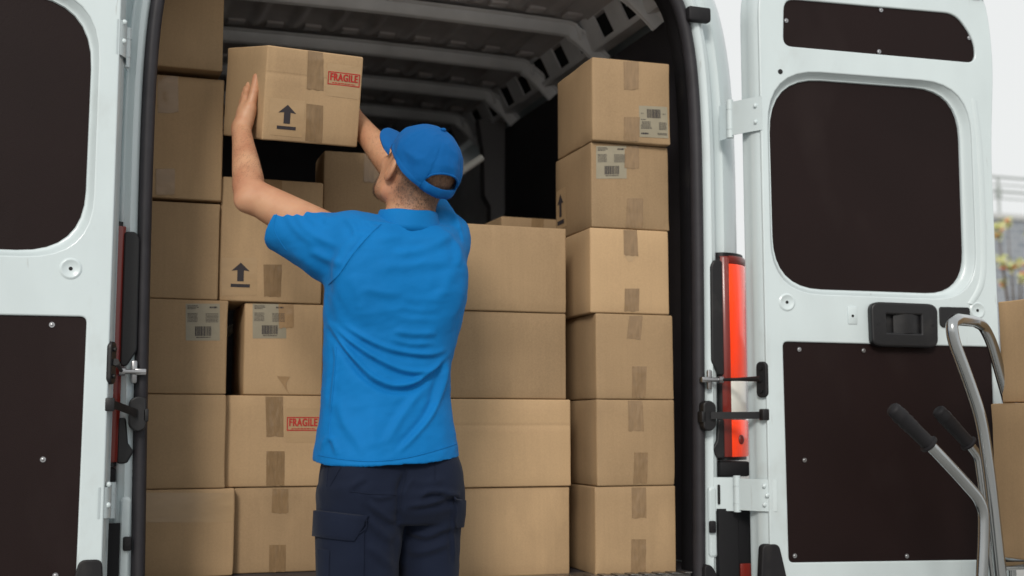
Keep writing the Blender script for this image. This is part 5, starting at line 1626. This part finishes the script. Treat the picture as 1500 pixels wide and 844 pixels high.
for k in range(10):
    xx = at(1463, 290, WY)[0]-2.0*2+k*2.0
    zz = at(1470, 260, WY)[2]
    P('rail_post', MB().tube([(xx, WY, w0[2]+0.08), (xx, WY, zz)], 0.022, 8).box((xx, WY, at(1470, 283, WY)[2]), (0.10, 0.04, 0.18)), M_rail, rail)
# flowering shrub
M_leaf = mat('pale_green_leaf', (0.50, 0.53, 0.22), 0.5, vary=(3, 0.3, (1, 1, 1)))
M_leaf2 = mat('yellow_leaf', (0.70, 0.66, 0.36), 0.5, vary=(3, 0.2, (1, 1, 1)))
M_flow = mat('orange_flower', (0.72, 0.24, 0.10), 0.5)
M_stem = mat('shrub_bark', (0.10, 0.07, 0.05), 0.8)
SY = 8.0
sb = at(1485, 440, SY)
shrub = thing('flowering_shrub', 'pale leafy shrub with orange blossoms beside the edge of the right van door', 'shrub', (sb[0], SY, 0))
P('trunk', MB().tube([(sb[0]+0.1, SY, 0), (sb[0]+0.05, SY, 1.0), (sb[0], SY, 1.9)], [0.05, 0.04, 0.02], 8), M_stem, shrub)
rnd = random.Random(3)
clumps = [(1462, 330, 13), (1476, 326, 9), (1461, 346, 9), (1468, 384, 12), (1484, 390, 13), (1470, 412, 10), (1494, 384, 9), (1496, 406, 10), (1512, 398, 14), (1508, 340, 8)]
lv, lv2, fl_ = MB(), MB(), MB()
q = MB()
for px, py, r in clumps:
    c = V(px, py, SY+rnd.uniform(-0.25, 0.25)); R_ = r/FPX*11.6
    q.tube([(sb[0]+0.02, SY, 1.5+rnd.uniform(0, .4)), (c+Vector((sb[0], SY, 1.8)))/2, c], [0.012, 0.008, 0.004], 5)
    for k in range(int(6+r*1.5)):
        v = Vector((rnd.gauss(0, 1), rnd.gauss(0, 1), rnd.gauss(0, 1))); v = v.normalized()*R_*rnd.uniform(0.2, 1.0)
        p = c+v
        t = Vector((rnd.gauss(0, 1), rnd.gauss(0, 1), rnd.gauss(0, 0.7))).normalized(); s_ = t.orthogonal().normalized()
        s_ = (s_+t.cross(s_)*rnd.uniform(-1, 1)).normalized()
        L_ = rnd.uniform(0.04, 0.07); w_ = L_*0.4
        (lv if rnd.random() < 0.5 else lv2).add([p-t*L_, p+s_*w_, p+t*L_, p-s_*w_], [(0, 1, 2, 3)])
    for k in range(1 if r < 14 else 2):
        v = Vector((rnd.gauss(0, 1), -abs(rnd.gauss(0, 1)), rnd.gauss(0, 1))).normalized()*R_*0.8
        for a in range(5):
            t = Vector((rnd.gauss(0, 1), rnd.gauss(0, 1), rnd.gauss(0, 1))).normalized(); s_ = t.orthogonal()
            fl_.add([c+v, c+v+t*0.03+s_*0.018, c+v+t*0.05, c+v+t*0.03-s_*0.018], [(0, 1, 2, 3)])
P('branches', q, M_stem, shrub)
o = link('leaves', lv.me(), M_leaf, None, False); o.data.transform(Matrix.Translation(-Vector((sb[0], SY, 0)))); o.parent = shrub; o['kind'] = 'stuff'
o = link('leaves', lv2.me(), M_leaf2, None, False); o.data.transform(Matrix.Translation(-Vector((sb[0], SY, 0)))); o.parent = shrub; o['kind'] = 'stuff'
o = link('blossoms', fl_.me(), M_flow, None, False); o.data.transform(Matrix.Translation(-Vector((sb[0], SY, 0)))); o.parent = shrub; o['kind'] = 'stuff'
